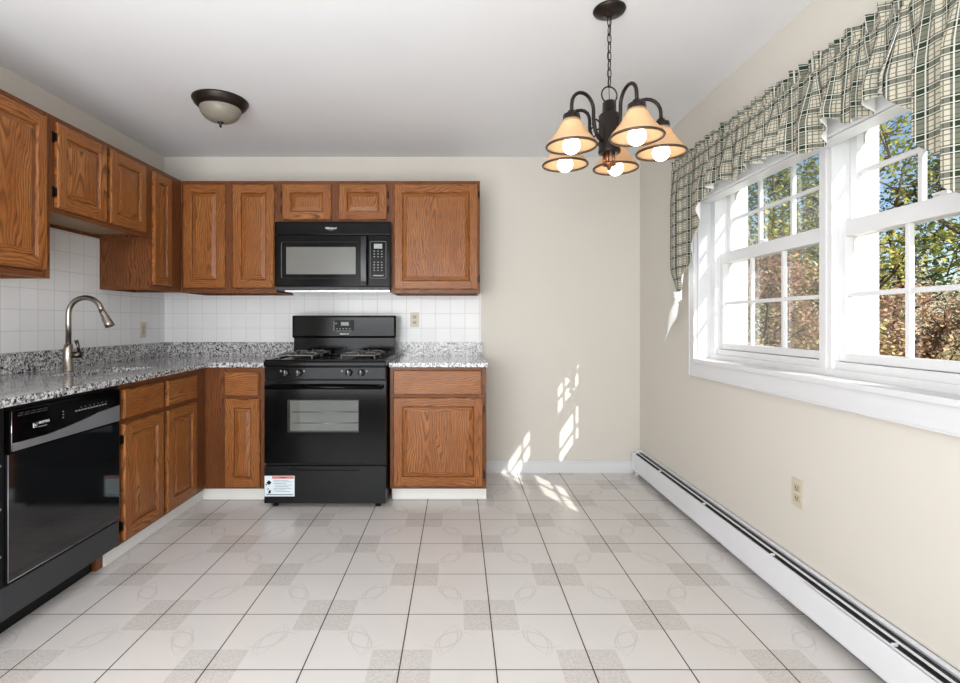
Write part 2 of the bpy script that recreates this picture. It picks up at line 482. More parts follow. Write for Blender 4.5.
def tag(o, label=None, cat=None, group=None, kind=None):
    if label: o['label'] = label
    if cat: o['category'] = cat
    if group: o['group'] = group
    if kind: o['kind'] = kind
    return o
def thing(name, loc, label=None, cat=None, group=None, kind=None):
    o = bpy.data.objects.new(name, None); COL.objects.link(o); o.location = loc; o.empty_display_size = .1
    return tag(o, label, cat, group, kind)
def bx(name, a, b, mat, parent=None, bevel=0.0, grain=2):
    return MB().box(a, b, 0, grain, bevel).build(name, mat, parent)

def text_obj(name, s, size, mat, parent, origin, xdir, ydir, extrude=.0004, bold=False, align='CENTER'):
    cu = bpy.data.curves.new('t', 'FONT'); cu.body = s; cu.size = size; cu.extrude = extrude
    cu.align_x = align; cu.align_y = 'CENTER'
    if bold: cu.offset = size*.02
    tmp = bpy.data.objects.new('t', cu); COL.objects.link(tmp)
    dg = bpy.context.evaluated_depsgraph_get(); dg.update()
    me = bpy.data.meshes.new_from_object(tmp.evaluated_get(dg))
    bpy.data.objects.remove(tmp)
    x = Vector(xdir).normalized(); y = Vector(ydir).normalized(); z = x.cross(y)
    mt = Matrix((x, y, z)).transposed().to_4x4(); mt.translation = Vector(origin)-parent_world(parent)
    me.transform(mt); me.materials.clear(); me.materials.append(mat)
    o = bpy.data.objects.new(name, me); COL.objects.link(o); o.parent = parent
    return o

# ------------------------------------------------------------------ room shell
XL, XR, YB, YF, ZC = -2.283, 1.415, 3.98, -2.3, 2.4526
tag(bx('floor', (XL-.1, YF-.1, -.1), (XR+.1, YB+.1, 0), M['tile']), kind='structure')
tag(bx('ceiling', (XL-.1, YF-.1, ZC), (XR+.3, YB+.1, ZC+.1), M['ceiling']), kind='structure')
tag(bx('wall_back', (XL-.1, YB, 0), (XR+.2, YB+.1, ZC), M['wall']), kind='structure')
tag(bx('wall_left', (XL-.1, YF, 0), (XL, YB, ZC), M['wall']), kind='structure')
tag(bx('wall_front', (XL-.1, YF-.1, 0), (XR+.2, YF, ZC), M['wall']), kind='structure')
WY0, WY1, WZ0, WZ1 = 1.156, 3.026, .955, 1.873     # visible jamb opening
m = MB()
m.box((XR, YF, 0), (1.49, YB, WZ0-.02)); m.box((XR, YF, WZ1), (1.49, YB, ZC))
m.box((XR, YF, WZ0-.02), (1.49, WY0, WZ1)); m.box((XR, WY1, WZ0-.02), (1.49, YB, WZ1))
m.box((1.49, YF, 0), (1.60, YB, .96)); m.box((1.49, YF, 2.0), (1.60, YB, ZC))
m.box((1.49, YF, .96), (1.60, WY0-.005, 2.0)); m.box((1.49, WY1+.005, .96), (1.60, YB, 2.0))
tag(m.build('wall_right', M['wall']), kind='structure')
# brick outside
m = MB()
ox0, ox1 = 1.60, 1.70
m.box((ox0, YF, -.6), (ox1, 6.0, .93)); m.box((ox0, YF, 2.03), (ox1, 6.0, 2.55))
m.box((ox0, YF, .93), (ox1, WY0-.03, 2.03)); m.box((ox0, WY1+.0, .93), (ox1, 6.0, 2.03))
tag(m.build('wall_exterior', M['brick']), kind='structure')
tag(bx('trim_1', (1.55, YF-.2, 2.56), (2.0, 6.1, 2.70), M['trim']), kind='structure')   # eave

# baseboard on the back wall
m = MB()
m.box((.19, YB-.016, 0), (1.355, YB, .083)); m.box((.19, YB-.011, .083), (1.355, YB, .095))
tag(m.build('baseboard_back', M['trim'], bevel=.002), kind='structure')

# wall tiles
m = MB(); m.box((XL+.008, YB-.008, .95), (.178, YB, 1.40)); m.box((-1.29, YB-.008, .6), (-.43, YB, .95))
tag(m.build('trim_2', M['wtile_b']), kind='structure')
tag(bx('trim_3', (XL, .9, .95), (XL+.008, YB, 1.72), M['wtile_l']), kind='structure')

# ------------------------------------------------------------------ window
CX = 1.393
m = MB()
CW = .062
m.box((CX, WY1, WZ0-.105), (XR, WY1+CW, WZ1+CW+.02)); m.box((CX, WY0-CW, WZ0-.105), (XR, WY0, WZ1+CW+.02))
m.box((CX, WY0, WZ1), (XR, WY1, WZ1+CW+.02)); m.box((CX, WY0, WZ0-.105), (XR, WY1, WZ0-.022))
m.box((CX-.005, WY0+.0, WZ0-.105), (CX, WY1, WZ0-.098)); m.box((CX-.004, WY1+CW-.012, WZ0-.105), (CX, WY1+CW, WZ1+CW+.02))
tag(m.build('trim_4', M['trim'], bevel=.002), kind='structure')   # picture-frame casing
tag(bx('trim_5', (CX-.012, WY0, WZ0-.022), (1.50, WY1, WZ0), M['trim'], bevel=.004), kind='structure')   # stool
m = MB()
m.box((XR, WY1-.008, WZ0), (1.49, WY1, WZ1)); m.box((XR, WY0, WZ0), (1.49, WY0+.008, WZ1)); m.box((XR, WY0, WZ1-.006), (1.49, WY1, WZ1))
m.box((1.485, 2.068, WZ0), (1.62, 2.095, 1.995))
tag(m.build('trim_6', M['trim'], bevel=.001), kind='structure')   # jamb and mullion

def window_unit(name, y0, y1, f1):
    w = thing(name, (1.55, (y0+y1)/2, .955), kind='structure')
    m = MB()
    f = .018
    m.box((1.49, y0, .945), (1.68, y0+f, 1.999)); m.box((1.49, y1-f1, .945), (1.68, y1, 1.999))
    m.box((1.49, y0, 1.98), (1.637, y1, 2.0)); m.box((1.485, y0, .945), (1.637, y1, .983)); m.box((1.50, y0, .98), (1.637, y1, 1.013))
    # parting stops that make the stepped vertical track
    for (xa, xb) in ((1.555, 1.561), (1.597, 1.605)):
        m.box((xa, y0+f, 1.0), (xb, y0+f+.012, 1.98)); m.box((xa, y1-f1-.002, 1.0), (xb, y1-f1, 1.98))
    m.build('window_frame', M['vinyl'], w, bevel=.0015)
    def sash(nm, x0, x1, z0, z1, rb, rt):
        a, b = y0+f+.001, y1-f1-.001; st = .036
        m = MB()
        m.box((x0, a, z0), (x1, a+st, z1)); m.box((x0, b-st, z0), (x1, b, z1))
        m.box((x0, a+st, z0), (x1, b-st, z0+rb)); m.box((x0, a+st, z1-rt), (x1, b-st, z1))
        s = m.build(nm, M['vinyl'], w, bevel=.002)
        ga, gb, gz0, gz1 = a+st, b-st, z0+rb, z1-rt
        xm = (x0+x1)/2
        m = MB()
        for k in (1, 2):
            yy = ga+(gb-ga)*k/3; m.box((xm-.009, yy-.009, gz0), (xm+.009, yy+.009, gz1))
        zz = (gz0+gz1)/2; m.box((xm-.008, ga, zz-.009), (xm+.008, gb, zz+.009))
        m.build('muntins', M['vinyl'], s, bevel=.002)
        bx('glass_pane', (xm+.0095, ga, gz0), (xm+.0125, gb, gz1), M['glass'], s)
    sash('lower_sash', 1.518, 1.554, 1.016, 1.565, .033, .060)
    sash('upper_sash', 1.562, 1.596, 1.510, 1.985, .050, .03)
    # sash lock on the meeting rail
    m = MB(); ym = (y0+y1)/2
    m.box((1.522, ym-.03, 1.565), (1.55, ym+.03, 1.571)); m.lathe([(.0, .014), (.012, .013), (.013, 0)], (1.536, ym, 1.571), 14); m.box((1.524, ym-.004, 1.575), (1.532, ym+.035, 1.583))
    m.build('sash_lock', M['vinyl'], w)
window_unit('window_1', 2.095, WY1, .058)
window_unit('window_2', WY0, 2.068, .026)

# ------------------------------------------------------------------ cabinets
class Face:
    """local frame on a cabinet front: u runs along it, v is height, n points into the room"""
    def __init__(s, kind, pos): s.k = kind; s.p = pos
    def P(s, u, v, n):
        return (u, s.p-n, v) if s.k == 'back' else (s.p+n, u, v)
    def box(s, mb, u0, u1, v0, v1, n0, n1, mi=0, grain='v', bevel=0):
        g = 2 if grain == 'v' else (0 if s.k == 'back' else 1)
        mb.box(s.P(u0, v0, n0), s.P(u1, v1, n1), mi, g, bevel)

def ring(mb, F, r0, r1, mi, butt=False):
    """quads between rectangle r0 (u0,u1,v0,v1,n) and r1; uv grain runs along each member"""
    a0, a1, b0, b1, n0 = r0; c0, c1, d0, d1, n1 = r1
    def q(pts, horiz):
        off = (random.random()*5, random.random()*5)
        uv = [((v if horiz else u)+off[0], (u if horiz else v)+off[1]) for (u, v, n) in pts]
        mb.face([F.P(*p) for p in pts], mi, uv)
    if butt:
        q([(a0, b0, n0), (c0, b0, n0), (c0, b1, n0), (a0, b1, n0)], False)
        q([(c1, b0, n0), (a1, b0, n0), (a1, b1, n0), (c1, b1, n0)], False)
        q([(c0, b0, n0), (c1, b0, n0), (c1, d0, n0), (c0, d0, n0)], True)
        q([(c0, d1, n0), (c1, d1, n0), (c1, b1, n0), (c0, b1, n0)], True)
        return
    q([(a0, b0, n0), (c0, d0, n1), (c0, d1, n1), (a0, b1, n0)], False)
    q([(a1, b0, n0), (a1, b1, n0), (c1, d1, n1), (c1, d0, n1)], False)
    q([(a0, b0, n0), (a1, b0, n0), (c1, d0, n1), (c0, d0, n1)], True)
    q([(a0, b1, n0), (c0, d1, n1), (c1, d1, n1), (a1, b1, n0)], True)

def door(parent, F, u0, u1, v0, v1, hinge=None, drawer=False, label=None, hz=None):
    m = MB(); T = .020
    def R(o, n): return (u0+o, u1-o, v0+o, v1-o, n)
    ring(m, F, R(0, .001), R(0, T-.007), 0)
    ring(m, F, R(0, T-.007), R(.007, T), 0)
    if drawer:
        r = R(.007, T); off = (random.random()*5, random.random()*5)
        pts = [(r[0], r[2]), (r[1], r[2]), (r[1], r[3]), (r[0], r[3])]
        m.face([F.P(u, v, T) for u, v in pts], 0, [(v+off[0], u+off[1]) for u, v in pts])
        name = 'drawer_front'
    else:
        w = min(.056, (u1-u0)*.27)
        s = w/.056
        ring(m, F, R(.007, T), R(w, T), 0, butt=True)
        ring(m, F, R(w, T), R(w+.006*s, T-.005), 0)
        ring(m, F, R(w+.006*s, T-.005), R(w+.009*s, T-.011), 1)  # groove in the darker oak: its shade is painted in
        ring(m, F, R(w+.009*s, T-.011), R(w+.036*s, T-.003), 0)
        o = w+.036*s; off = (random.random()*5, random.random()*5)
        pts = [(u0+o, v0+o), (u1-o, v0+o), (u1-o, v1-o), (u0+o, v1-o)]
        m.face([F.P(u, v, T-.003) for u, v in pts], 0, [(u+off[0], v+off[1]) for u, v in pts])
        name = 'door'
    pts = [(u0, v0), (u1, v0), (u1, v1), (u0, v1)]
    m.face([F.P(u, v, .001) for u, v in pts], 0, [(u, v) for u, v in pts])
    d = m.build(name, [M['wood'], M['wood_dark']], parent, weld=False)
    fix_normals(d, F)
    if label: d['label'] = label
    if hinge:
        for hv in (hz or (v0+.075, v1-.075)):
            h = MB(); uu = u0 if hinge == 'l' else u1; sg = -1 if hinge == 'l' else 1
            F.box(h, uu+sg*.001, uu+sg*.013, hv-.026, hv+.026, .0005, .004)
            F.box(h, uu+sg*.000, uu+sg*.007, hv-.02, hv+.02, .004, .016, bevel=.002)
            h.build('hinge', M['hinge'], d)
    return d

def fix_normals(o, F):
    n = Vector(F.P(0, 0, 1))-Vector(F.P(0, 0, 0))
    bm = bmesh.new(); bm.from_mesh(o.data)
    bmesh.ops.remove_doubles(bm, verts=bm.verts, dist=1e-6); bmesh.ops.recalc_face_normals(bm, faces=bm.faces)
    bm.to_mesh(o.data); bm.free()

def face_frame(mb, F, u0, u1, v0, v1, stiles, rails, n0=-.019, n1=0):
    """stiles: list of (ua,ub) full height; rails: list of (ua,ub,va,vb)"""
    for a, b in stiles: F.box(mb, a, b, v0, v1, n0, n1, 0, 'v')
    for a, b, c, d in rails: F.box(mb, a, b, c, d, n0, n1, 0, 'h')

ZU0, ZU1 = 1.377, 2.164
YU = 3.61; XU = -1.95
FB = Face('back', YU); FL = Face('left', XU)

def upper(label, F, wall, u0, u1, v0, v1, doors, stiles, side_skip=()):
    c = thing('wall_cabinet', F.P((u0+u1)/2, v0, -.15), label, 'cabinet', 'oak wall cabinets')
    m = MB(); D = abs(F.p-wall)
    t = .016
    F.box(m, u0, u1, v0+.022, v1-.0, -D+.001, -.019, 0, 'v')          # carcass
    F.box(m, u0, u0+t, v0, v0+.022, -D+.001, -.019, 0, 'h'); F.box(m, u1-t, u1, v0, v0+.022, -D+.001, -.019, 0, 'h')
    F.box(m, u0+t, u1-t, v0, v0+.022, -D+.001, -D+.02, 0, 'h')
    m.build('cabinet_box', M['wood_dark'], c)
    m = MB()
    rails = [(a, b, v1-.032, v1) for a, b in stiles_gaps(stiles)]+[(a, b, v0, v0+.030) for a, b in stiles_gaps(stiles)]
    face_frame(m, F, u0, u1, v0, v1, stiles, rails)
    m.build('face_frame', M['wood_dark'], c)
    for d in doors: door(c, F, *d[:4], hinge=d[4] if len(d) > 4 else None)
    return c
def stiles_gaps(st):
    return [(st[i][1], st[i+1][0]) for i in range(len(st)-1)]

G = .0005
# left wall run
c = upper('tall oak wall cabinet nearest the camera on the left wall, cut by the photo edge', FL, XL, 1.56, 2.446, ZU0, ZU1,
      [(1.95, 2.412, 1.412, 2.136, None), (1.60, 1.925, 1.412, 2.136, None)], [(1.56, 1.595), (1.918, 1.956), (2.405, 2.446)])
c = upper('short oak wall cabinet with two doors above the sink faucet', FL, XL, 2.447, 3.249, 1.697, ZU1,
      [(2.472, 2.822, 1.722, 2.136, 'l'), (2.851, 3.178, 1.722, 2.136, None)], [(2.447, 2.49), (2.815, 2.858), (3.17, 3.249)])
bx('bottom_panel', (XL+.02, 2.47, 1.7155), (XU-.03, 3.175, 1.7185), M['wood_inner'], c)
upper('narrow oak wall cabinet with one slim door on the left wall beside the back corner', FL, XL, 3.25, 3.609, ZU0, ZU1,
      [(3.258, 3.462, 1.410, 2.130, None)], [(3.25, 3.28), (3.44, 3.609)])
# back wall run
upper('tall two-door oak wall cabinet left of the microwave', FB, YB-.009, -1.949, -1.279, ZU0-.002, ZU1,
      [(-1.931, -1.637, 1.408, 2.1376), (-1.585, -1.290, 1.408, 2.1376, None)], [(-1.949, -1.915), (-1.655, -1.57), (-1.305, -1.279)])
upper('short oak wall cabinet with two small doors above the microwave', FB, YB-.009, -1.278, -.472, 1.878, ZU1,
      [(-1.237, -.890, 1.887, 2.140, 'l'), (-.839, -.498, 1.887, 2.140, 'r')], [(-1.278, -1.22), (-.905, -.825), (-.515, -.472)])
upper('single wide-door oak wall cabinet right of the microwave', FB, YB-.009, -.471, .155, ZU0-.004, ZU1,
      [(-.450, .141, 1.399, 2.140, 'r')], [(-.471, -.43), (.115, .155)])

# base cabinets
ZB0, ZB1 = .086, .877
YBF = 3.33; XBF = -1.645
GB = Face('back', YBF); GL = Face('left', XBF)
def base(label, F, wall, u0, u1, doors, drawers, stiles, rails, toe_u, toe_n, holes=None, hinges=None):
    c = thing('base_cabinet', F.P((u0+u1)/2, 0, -.25), label, 'cabinet', 'oak base cabinets')
    D = abs(F.p-wall)
    m = MB()
    F.box(m, u0, u0+.016, ZB0, ZB1, -D+.001, -.019, 0, 'v'); F.box(m, u1-.016, u1, ZB0, ZB1, -D+.001, -.019, 0, 'v')
    F.box(m, u0+.016, u1-.016, ZB0, ZB0+.016, -D+.001, -.019, 0, 'h'); F.box(m, u0+.016, u1-.016, ZB0+.016, ZB1, -D+.001, -D+.012, 0, 'h')
    F.box(m, u0+.016, u1-.016, ZB0+.016, ZB1-.22, -.035, -.019, 0, 'h')
    F.box(m, u0, u0+.016, 0, ZB0, -D+.001, toe_n-.013, 0, 'v'); F.box(m, u1-.016, u1, 0, ZB0, -D+.001, toe_n-.013, 0, 'v')
    m.build('cabinet_box', M['wood_dark'], c)
    m = MB(); face_frame(m, F, u0, u1, ZB0, ZB1, stiles, rails); m.build('face_frame', M['wood_dark'], c)
    for d in drawers: door(c, F, *d, drawer=True)
    for d in doors: door(c, F, *d[:4], hinge=d[4] if len(d) > 4 else None)
    m = MB(); F.box(m, toe_u[0], toe_u[1], .001, ZB0+.002, toe_n-.012, toe_n, 0, 'h'); m.build('toe_board', M['toe'], c)
    return c
base('single-door oak base cabinet with one drawer, right of the black stove', GB, YB-.009, -.442, .185,
     [(-.420, .162, .104, .681, 'r')], [(-.420, .153, .698, .858)], [(-.442, -.40), (.13, .185)],
     [(-.40, .13, .855, ZB1), (-.40, .13, .67, .71), (-.40, .13, ZB0, .12)], (-.435, .187), -.055)
base('corner oak base cabinet with one narrow door and drawer, left of the black stove', GB, YB-.009, XBF+.001, -1.236,
     [(-1.513, -1.282, .099, .672, None)], [(-1.513, -1.290, .691, .847)], [(XBF+.001, -1.50), (-1.30, -1.236)],
     [(-1.50, -1.30, .84, ZB1), (-1.50, -1.30, .665, .70), (-1.50, -1.30, ZB0, .11)], (-1.683, -1.236), -.045)
sinkc = base('oak base cabinet with two doors under the sink, right of the dishwasher', GL, XL+.009, 2.462, 3.33,
     [(2.497, 2.833, .100, .672, 'l'), (2.872, 3.198, .100, .672, None)], [(2.497, 2.833, .697, .840), (2.872, 3.198, .697, .840)],
     [(2.462, 2.51), (2.82, 2.885), (3.185, 3.33)],
     [(2.51, 2.82, .83, ZB1), (2.885, 3.185, .83, ZB1), (2.51, 2.82, .66, .71), (2.885, 3.185, .66, .71), (2.51, 2.82, ZB0, .12), (2.885, 3.185, ZB0, .12)],
     (2.445, 3.385), -.040)
for z in (.664, .108): MB().lathe([(0, .004), (.006, .003), (.007, 0)], (XBF+.001, 2.852, z), 10, axis='X').build('door_catch', M['brass'], sinkc)
m = MB(); m.box((XBF-.085, 2.40, 0), (XBF-.052, 2.445, .086), 0); m.build('toe_block', M['wood_dark'], sinkc)
base('oak base cabinet at the left photo edge, before the dishwasher', GL, XL+.009, 1.15, 1.795,
     [(1.175, 1.765, .100, .672, None)], [(1.175, 1.765, .697, .840)], [(1.15, 1.19), (1.755, 1.795)],
     [(1.19, 1.755, .83, ZB1), (1.19, 1.755, .66, .71), (1.19, 1.755, ZB0, .12)], (1.15, 1.795), -.040)

# ------------------------------------------------------------------ countertops
ZT = .908; ZTB = .878
def poly_slab(mb, pts, z0, z1, mi=0):
    n = len(pts)
    mb.face([(x, y, z1) for x, y in pts], mi); mb.face([(x, y, z0) for x, y in reversed(pts)], mi)
    for i in range(n):
        a, b = pts[i], pts[(i+1) % n]
        mb.face([(a[0], a[1], z0), (b[0], b[1], z0), (b[0], b[1], z1), (a[0], a[1], z1)], mi)
c = thing('countertop', (-2.0, 2.6, ZTB), 'L-shaped grey speckled granite worktop running along the left wall into the corner', 'countertop')
SX0, SX1, SY0, SY1 = -2.01, -1.76, 2.50, 2.98   # sink cut-out
fx = lambda y: -1.545-(y-1.7)*.0435
m = MB()
XW = XL+.009; Y0c = 1.15
poly_slab(m, [(XW, Y0c), (fx(Y0c), Y0c), (fx(SY0), SY0), (XW, SY0)], ZTB, ZT)
poly_slab(m, [(XW, SY0), (SX0, SY0), (SX0, SY1), (XW, SY1)], ZTB, ZT)
poly_slab(m, [(SX1, SY0), (fx(SY0), SY0), (fx(SY1), SY1), (SX1, SY1)], ZTB, ZT)
poly_slab(m, [(XW, SY1), (fx(SY1), SY1), (-1.615, 3.30), (-1.236, 3.30), (-1.236, YB-.009), (XW, YB-.009)], ZTB, ZT)
m.build('worktop', M['granite'], c, recalc=False)
m = MB(); m.box((XW, Y0c, ZT+.0005), (XW+.030, YB-.009, 1.0145)); m.box((XW+.030, YB-.027, ZT+.0005), (-1.236, YB-.009, 1.0145))
m.build('backsplash_strip', M['granite'], c)
c = thing('countertop', (-.13, 3.6, ZTB), 'short grey speckled granite worktop on the base cabinet right of the stove', 'countertop')
m = MB(); m.box((-.446, 3.30, ZTB), (.193, YB-.009, ZT), bevel=.003); m.build('worktop', M['granite'], c)
m = MB(); m.box((-.446, YB-.027, ZT+.0005), (.193, YB-.009, 1.0145)); m.build('backsplash_strip', M['granite'], c)

# sink
s = thing('sink', (-1.885, 2.74, .70), 'undermount stainless steel sink let into the left granite worktop', 'sink')
m = MB()
a0, a1, b0, b1 = SX0-.004, SX1+.004, SY0-.004, SY1+.004
V = [(a0, b0, ZTB-.001), (a1, b0, ZTB-.001), (a1, b1, ZTB-.001), (a0, b1, ZTB-.001), (a0+.02, b0+.02, .70), (a1-.02, b0+.02, .70), (a1-.02, b1-.02, .70), (a0+.02, b1-.02, .70)]
m.raw(V, [(0, 4, 5, 1), (1, 5, 6, 2), (2, 6, 7, 3), (3, 7, 4, 0), (4, 7, 6, 5)], 0, smooth=False)
o = m.build('bowl', M['steel'], s, recalc=False); md = o.modifiers.new('s', 'SOLIDIFY'); md.thickness = .002
MB().lathe([(0, .003), (.02, .003), (.04, .006), (.045, 0)], (-1.885, 2.74, .702), 20).build('drain', M['chrome'], s)

# faucet
fxp, fyp = -2.083, 2.738
f = thing('faucet', (fxp, fyp, ZT), 'tall brushed nickel gooseneck kitchen faucet standing on the left granite worktop', 'faucet')
MB().lathe([(.0, 0), (.030, 0), (.030, .006), (.026, .010), (.025, .09), (.022, .125), (.0165, .145), (0, .146)], (fxp, fyp, ZT), 28).build('base', M['nickel'], f)
pts = [(fxp, fyp, ZT+.14)]; R = .090; zc = 1.292-R+.012
zc = 1.212
pts.append((fxp, fyp, zc-.04))
for k in range(0, 17):
    a = PI - k/16*PI*.93
    pts.append((fxp+R+R*math.cos(a), fyp, zc+R*math.sin(a)*.98))
MB().tube(pts, .0135, 16).build('neck', M['nickel'], f)
e = Vector(pts[-1]); dr = (e-Vector(pts[-2])).normalized(); dr = (dr+Vector((.20, 0, 0))).normalized()
MB().tube([e, e+dr*.012, e+dr*.03, e+dr*.075, e+dr*.095, e+dr*.0965], [.0145, .016, .0165, .022, .0235, .018], 18).build('spray_head', M['nickel'], f)
q = e+dr*.045
MB().tube([q+Vector((-.017, 0, -.004)), q+Vector((-.017, 0, -.004))+dr*.03], .006, 8).build('spray_button', M['black_matte'], f)
h = MB().tube([(fxp+.015, fyp-.0, ZT+.085), (fxp+.072, fyp-.01, ZT+.088)], [.017, .018], 16)
h = h.build('handle_stem', M['nickel_dark'], f)
MB().tube([(fxp+.064, fyp-.01, ZT+.095), (fxp+.060, fyp-.012, ZT+.135), (fxp+.052, fyp-.015, ZT+.165)], [.007, .0075, .010], 12).build('lever', M['nickel_dark'], h)

# ------------------------------------------------------------------ stove
YS = 3.22
X0s, X1s = -1.222, -.450
st = thing('stove', (-.836, 3.55, 0), 'black freestanding gas stove with four burners between the oak base cabinets', 'stove')
m = MB(); m.box((X0s+.004, YS+.03, .035), (X1s-.004, 3.90, .885), bevel=.004); m.build('oven_body', M['black_matte'], st)
# cooktop with rolled rim
m = MB()
m.box((X0s, YS-.012, .886), (X1s, 3.90, .926), bevel=.012)
for (a, b) in (((X0s+.005, YS+.0, .926), (X1s-.005, YS+.025, .934)), ((X0s+.005, YS+.025, .926), (X0s+.03, 3.76, .934)), ((X1s-.03, YS+.025, .926), (X1s-.005, 3.76, .934)), ((X0s+.005, 3.74, .926), (X1s-.005, 3.90, .940))):
    m.box(a, b, bevel=.003)
ct = m.build('cooktop', M['black'], st)
gx = [-1.035, -.637]; gy = [3.365, 3.61]
for x in gx:
    for y in gy:
        b = MB().lathe([(0, 0), (.062, 0), (.055, .006), (.030, .008), (.030, .016), (.042, .017), (.042, .024), (.036, .027), (0, .027)], (x, y, .927), 28).build('burner', M['burner'], ct)
        g = MB(); w = .112; zt = .966; r = .0048
        sq = [(x-w, y-w), (x+w, y-w), (x+w, y+w), (x-w, y+w)]
        loop = []
        for k in range(4):
            p, q = Vector((*sq[k], zt-.008)), Vector((*sq[(k+1) % 4], zt-.008))
            loop += [p.lerp(q, .06), p.lerp(q, .5), p.lerp(q, .94)]
        g.tube(loop, r, 8, closed=True)
        for (dx, dy) in ((1, 0), (-1, 0), (0, 1), (0, -1)):
            g.tube([(x+dx*w, y+dy*w, zt-.010), (x+dx*w*.85, y+dy*w*.85, zt+.002), (x+dx*w*.62, y+dy*w*.62, zt+.004), (x+dx*w*.24, y+dy*w*.24, zt+.003)], r*.95, 8)
        for (dx, dy) in ((1, 1), (-1, 1), (1, -1), (-1, -1)):
            g.tube([(x+dx*w*.93, y+dy*w*.93, zt-.008), (x+dx*w*.95, y+dy*w*.95, .934)], r, 8)
        g.build('grate', M['grate'], ct)
# backguard
m = MB()
m.box((X0s+.012, 3.775, .93), (X1s-.012, 3.90, 1.065), bevel=.004)
bg_ = m.build('backguard', M['black'], st)
m = MB(); m.box((X0s+.004, 3.755, 1.052), (X1s-.004, 3.90, 1.219), bevel=.016); m.build('control_housing', M['black'], st)
hs = st.children[-1]
def Sx(px, Y): return (px-458)*Y/512
def Sz(py, Y): return 1.17-(py-322)*Y/512
yb = 3.755
m = MB(); m.box((Sx(334, yb), yb-.004, Sz(331, yb)), (Sx(354, yb), yb+.01, Sz(320.3, yb)), bevel=.002); dp = m.build('clock_panel', M['black_matte'], hs)
m = MB(); m.box((Sx(341, yb), yb-.0055, Sz(325.5, yb)), (Sx(349, yb), yb-.003, Sz(322, yb))); m.build('clock_display', M['lcd'], dp)
for k in range(5): bx('clock_button', (Sx(337+k*3.2, yb)-.005, yb-.0055, Sz(328.8, yb)-.003), (Sx(337+k*3.2, yb)+.005, yb-.003, Sz(328.8, yb)+.003), M['mark_grey'], dp)
m = MB()
m.box((Sx(336, yb)-.004, yb-.0055, Sz(323.5, yb)-.004), (Sx(336, yb)+.008, yb-.003, Sz(323.5, yb)+.004))
m.build('indicator_light', M['mark_grey'], dp)
m = MB(); m.box((Sx(334.3, yb)-.003, yb-.0052, Sz(330.5, yb)), (Sx(334.3, yb)+.001, yb-.003, Sz(321, yb))); m.box((Sx(336, yb), yb-.0052, Sz(331, yb)), (Sx(353, yb), yb-.003, Sz(331, yb)+.0025)); m.build('clock_border', M['mark_grey'], dp)
text_obj('brand_badge', 'FRIGIDAIRE', .0125, M['mark'], hs, (Sx(344.5, yb), yb-.0006, Sz(334, yb)), (1, 0, 0), (0, 0, 1), .0006, True)
# front control panel + knobs
m = MB(); m.box((X0s+.004, YS+.004, .808), (X1s-.006, YS+.06, .885), bevel=.004); cp = m.build('control_panel', M['black'], st)
for px in (286.3, 298.8, 348.8, 361.3):
    x = Sx(px, YS); z = Sz(372.7, YS)
    k = MB(); k.lathe([(0, .030), (.016, .030), (.019, .026), (.021, .004), (.023, 0)], (x, YS+.004, z), 24, axis='Y')
    k.box((x-.0045, YS-.034, z-.018), (x+.0045, YS-.024, z+.018), bevel=.002)
    kk = k.build('knob', M['knob'], cp)
    MB().box((x-.0012, YS-.0352, z+.002), (x+.0012, YS-.0338, z+.016)).build('pointer', M['mark'], kk)
for px in (280.5, 304, 342, 366.5):
    x = Sx(px, YS); z = Sz(371.2, YS); MB().lathe([(0, .001), (.006, .001), (.0065, 0)], (x, YS+.0035, z), 12, axis='Y').build('burner_mark', M['mark_grey'], cp)
# oven door with window
wx0, wx1, wz0, wz1 = -1.067, -.628, .481, .676
d0, d1, e0, e1 = X0s+.004, X1s-.004, .283, .801
m = MB()
for a, b in (((d0, YS, e0), (wx0, YS+.028, e1)), ((wx1, YS, e0), (d1, YS+.028, e1)), ((wx0, YS, e0), (wx1, YS+.028, wz0)), ((wx0, YS, wz1), (wx1, YS+.028, e1))):
    m.box(a, b)
od = m.build('oven_door', M['black'], st)
m = MB()
m.box((wx0, YS+.0275, wz0), (wx1, YS+.0295, wz1)); ow = m.build('oven_cavity', M['oven_in'], od)
m = MB()
for zz in (wz0+.05, wz0+.12): m.tube([(wx0+.02, YS+.018, zz), (wx1-.005, YS+.018, zz)], .0022, 6)
m.build('oven_rack', M['chrome'], od)
bx('oven_window', (wx0, YS+.002, wz0), (wx1, YS+.005, wz1), M['oven_glass'], od)
m = MB(); w = .004
for a, b in (((wx0-w, YS-.0015, wz0-w), (wx1+w, YS+.002, wz0)), ((wx0-w, YS-.0015, wz1), (wx1+w, YS+.002, wz1+w)), ((wx0-w, YS-.0015, wz0), (wx0, YS+.002, wz1)), ((wx1, YS-.0015, wz0), (wx1+w, YS+.002, wz1))): m.box(a, b)
m.build('window_border', M['knob'], od)
m = MB(); zh = .762
m.tube([(X0s+.02, YS-.030, zh), (-.836, YS-.044, zh+.003), (X1s-.02, YS-.030, zh)], .0125, 14)
for x in (X0s+.035, X1s-.035): m.box((x-.012, YS-.034, zh-.012), (x+.012, YS+.001, zh+.012), bevel=.003)
m.build('handle', M['black'], od)
# storage drawer
m = MB(); m.box((d0, YS, .030), (d1, YS+.03, .234)); m.box((d0, YS, .234), (Sx(290, YS), YS+.03, .262)); m.box((Sx(359, YS), YS, .234), (d1, YS+.03, .262)); m.box((Sx(290, YS), YS+.015, .234), (Sx(359, YS), YS+.03, .262))
m.box((Sx(290, YS), YS, .252), (Sx(359, YS), YS+.02, .262))
dr_ = m.build('storage_drawer', M['black_drawer'], st)
for x in (X0s+.06, X1s-.06):
    for y in (YS+.045, 3.85): MB().lathe([(0, 0), (.018, 0), (.018, .012), (.008, .014), (.008, .036), (0, .036)], (x, y, 0), 14).build('foot', M['black_matte'], st)
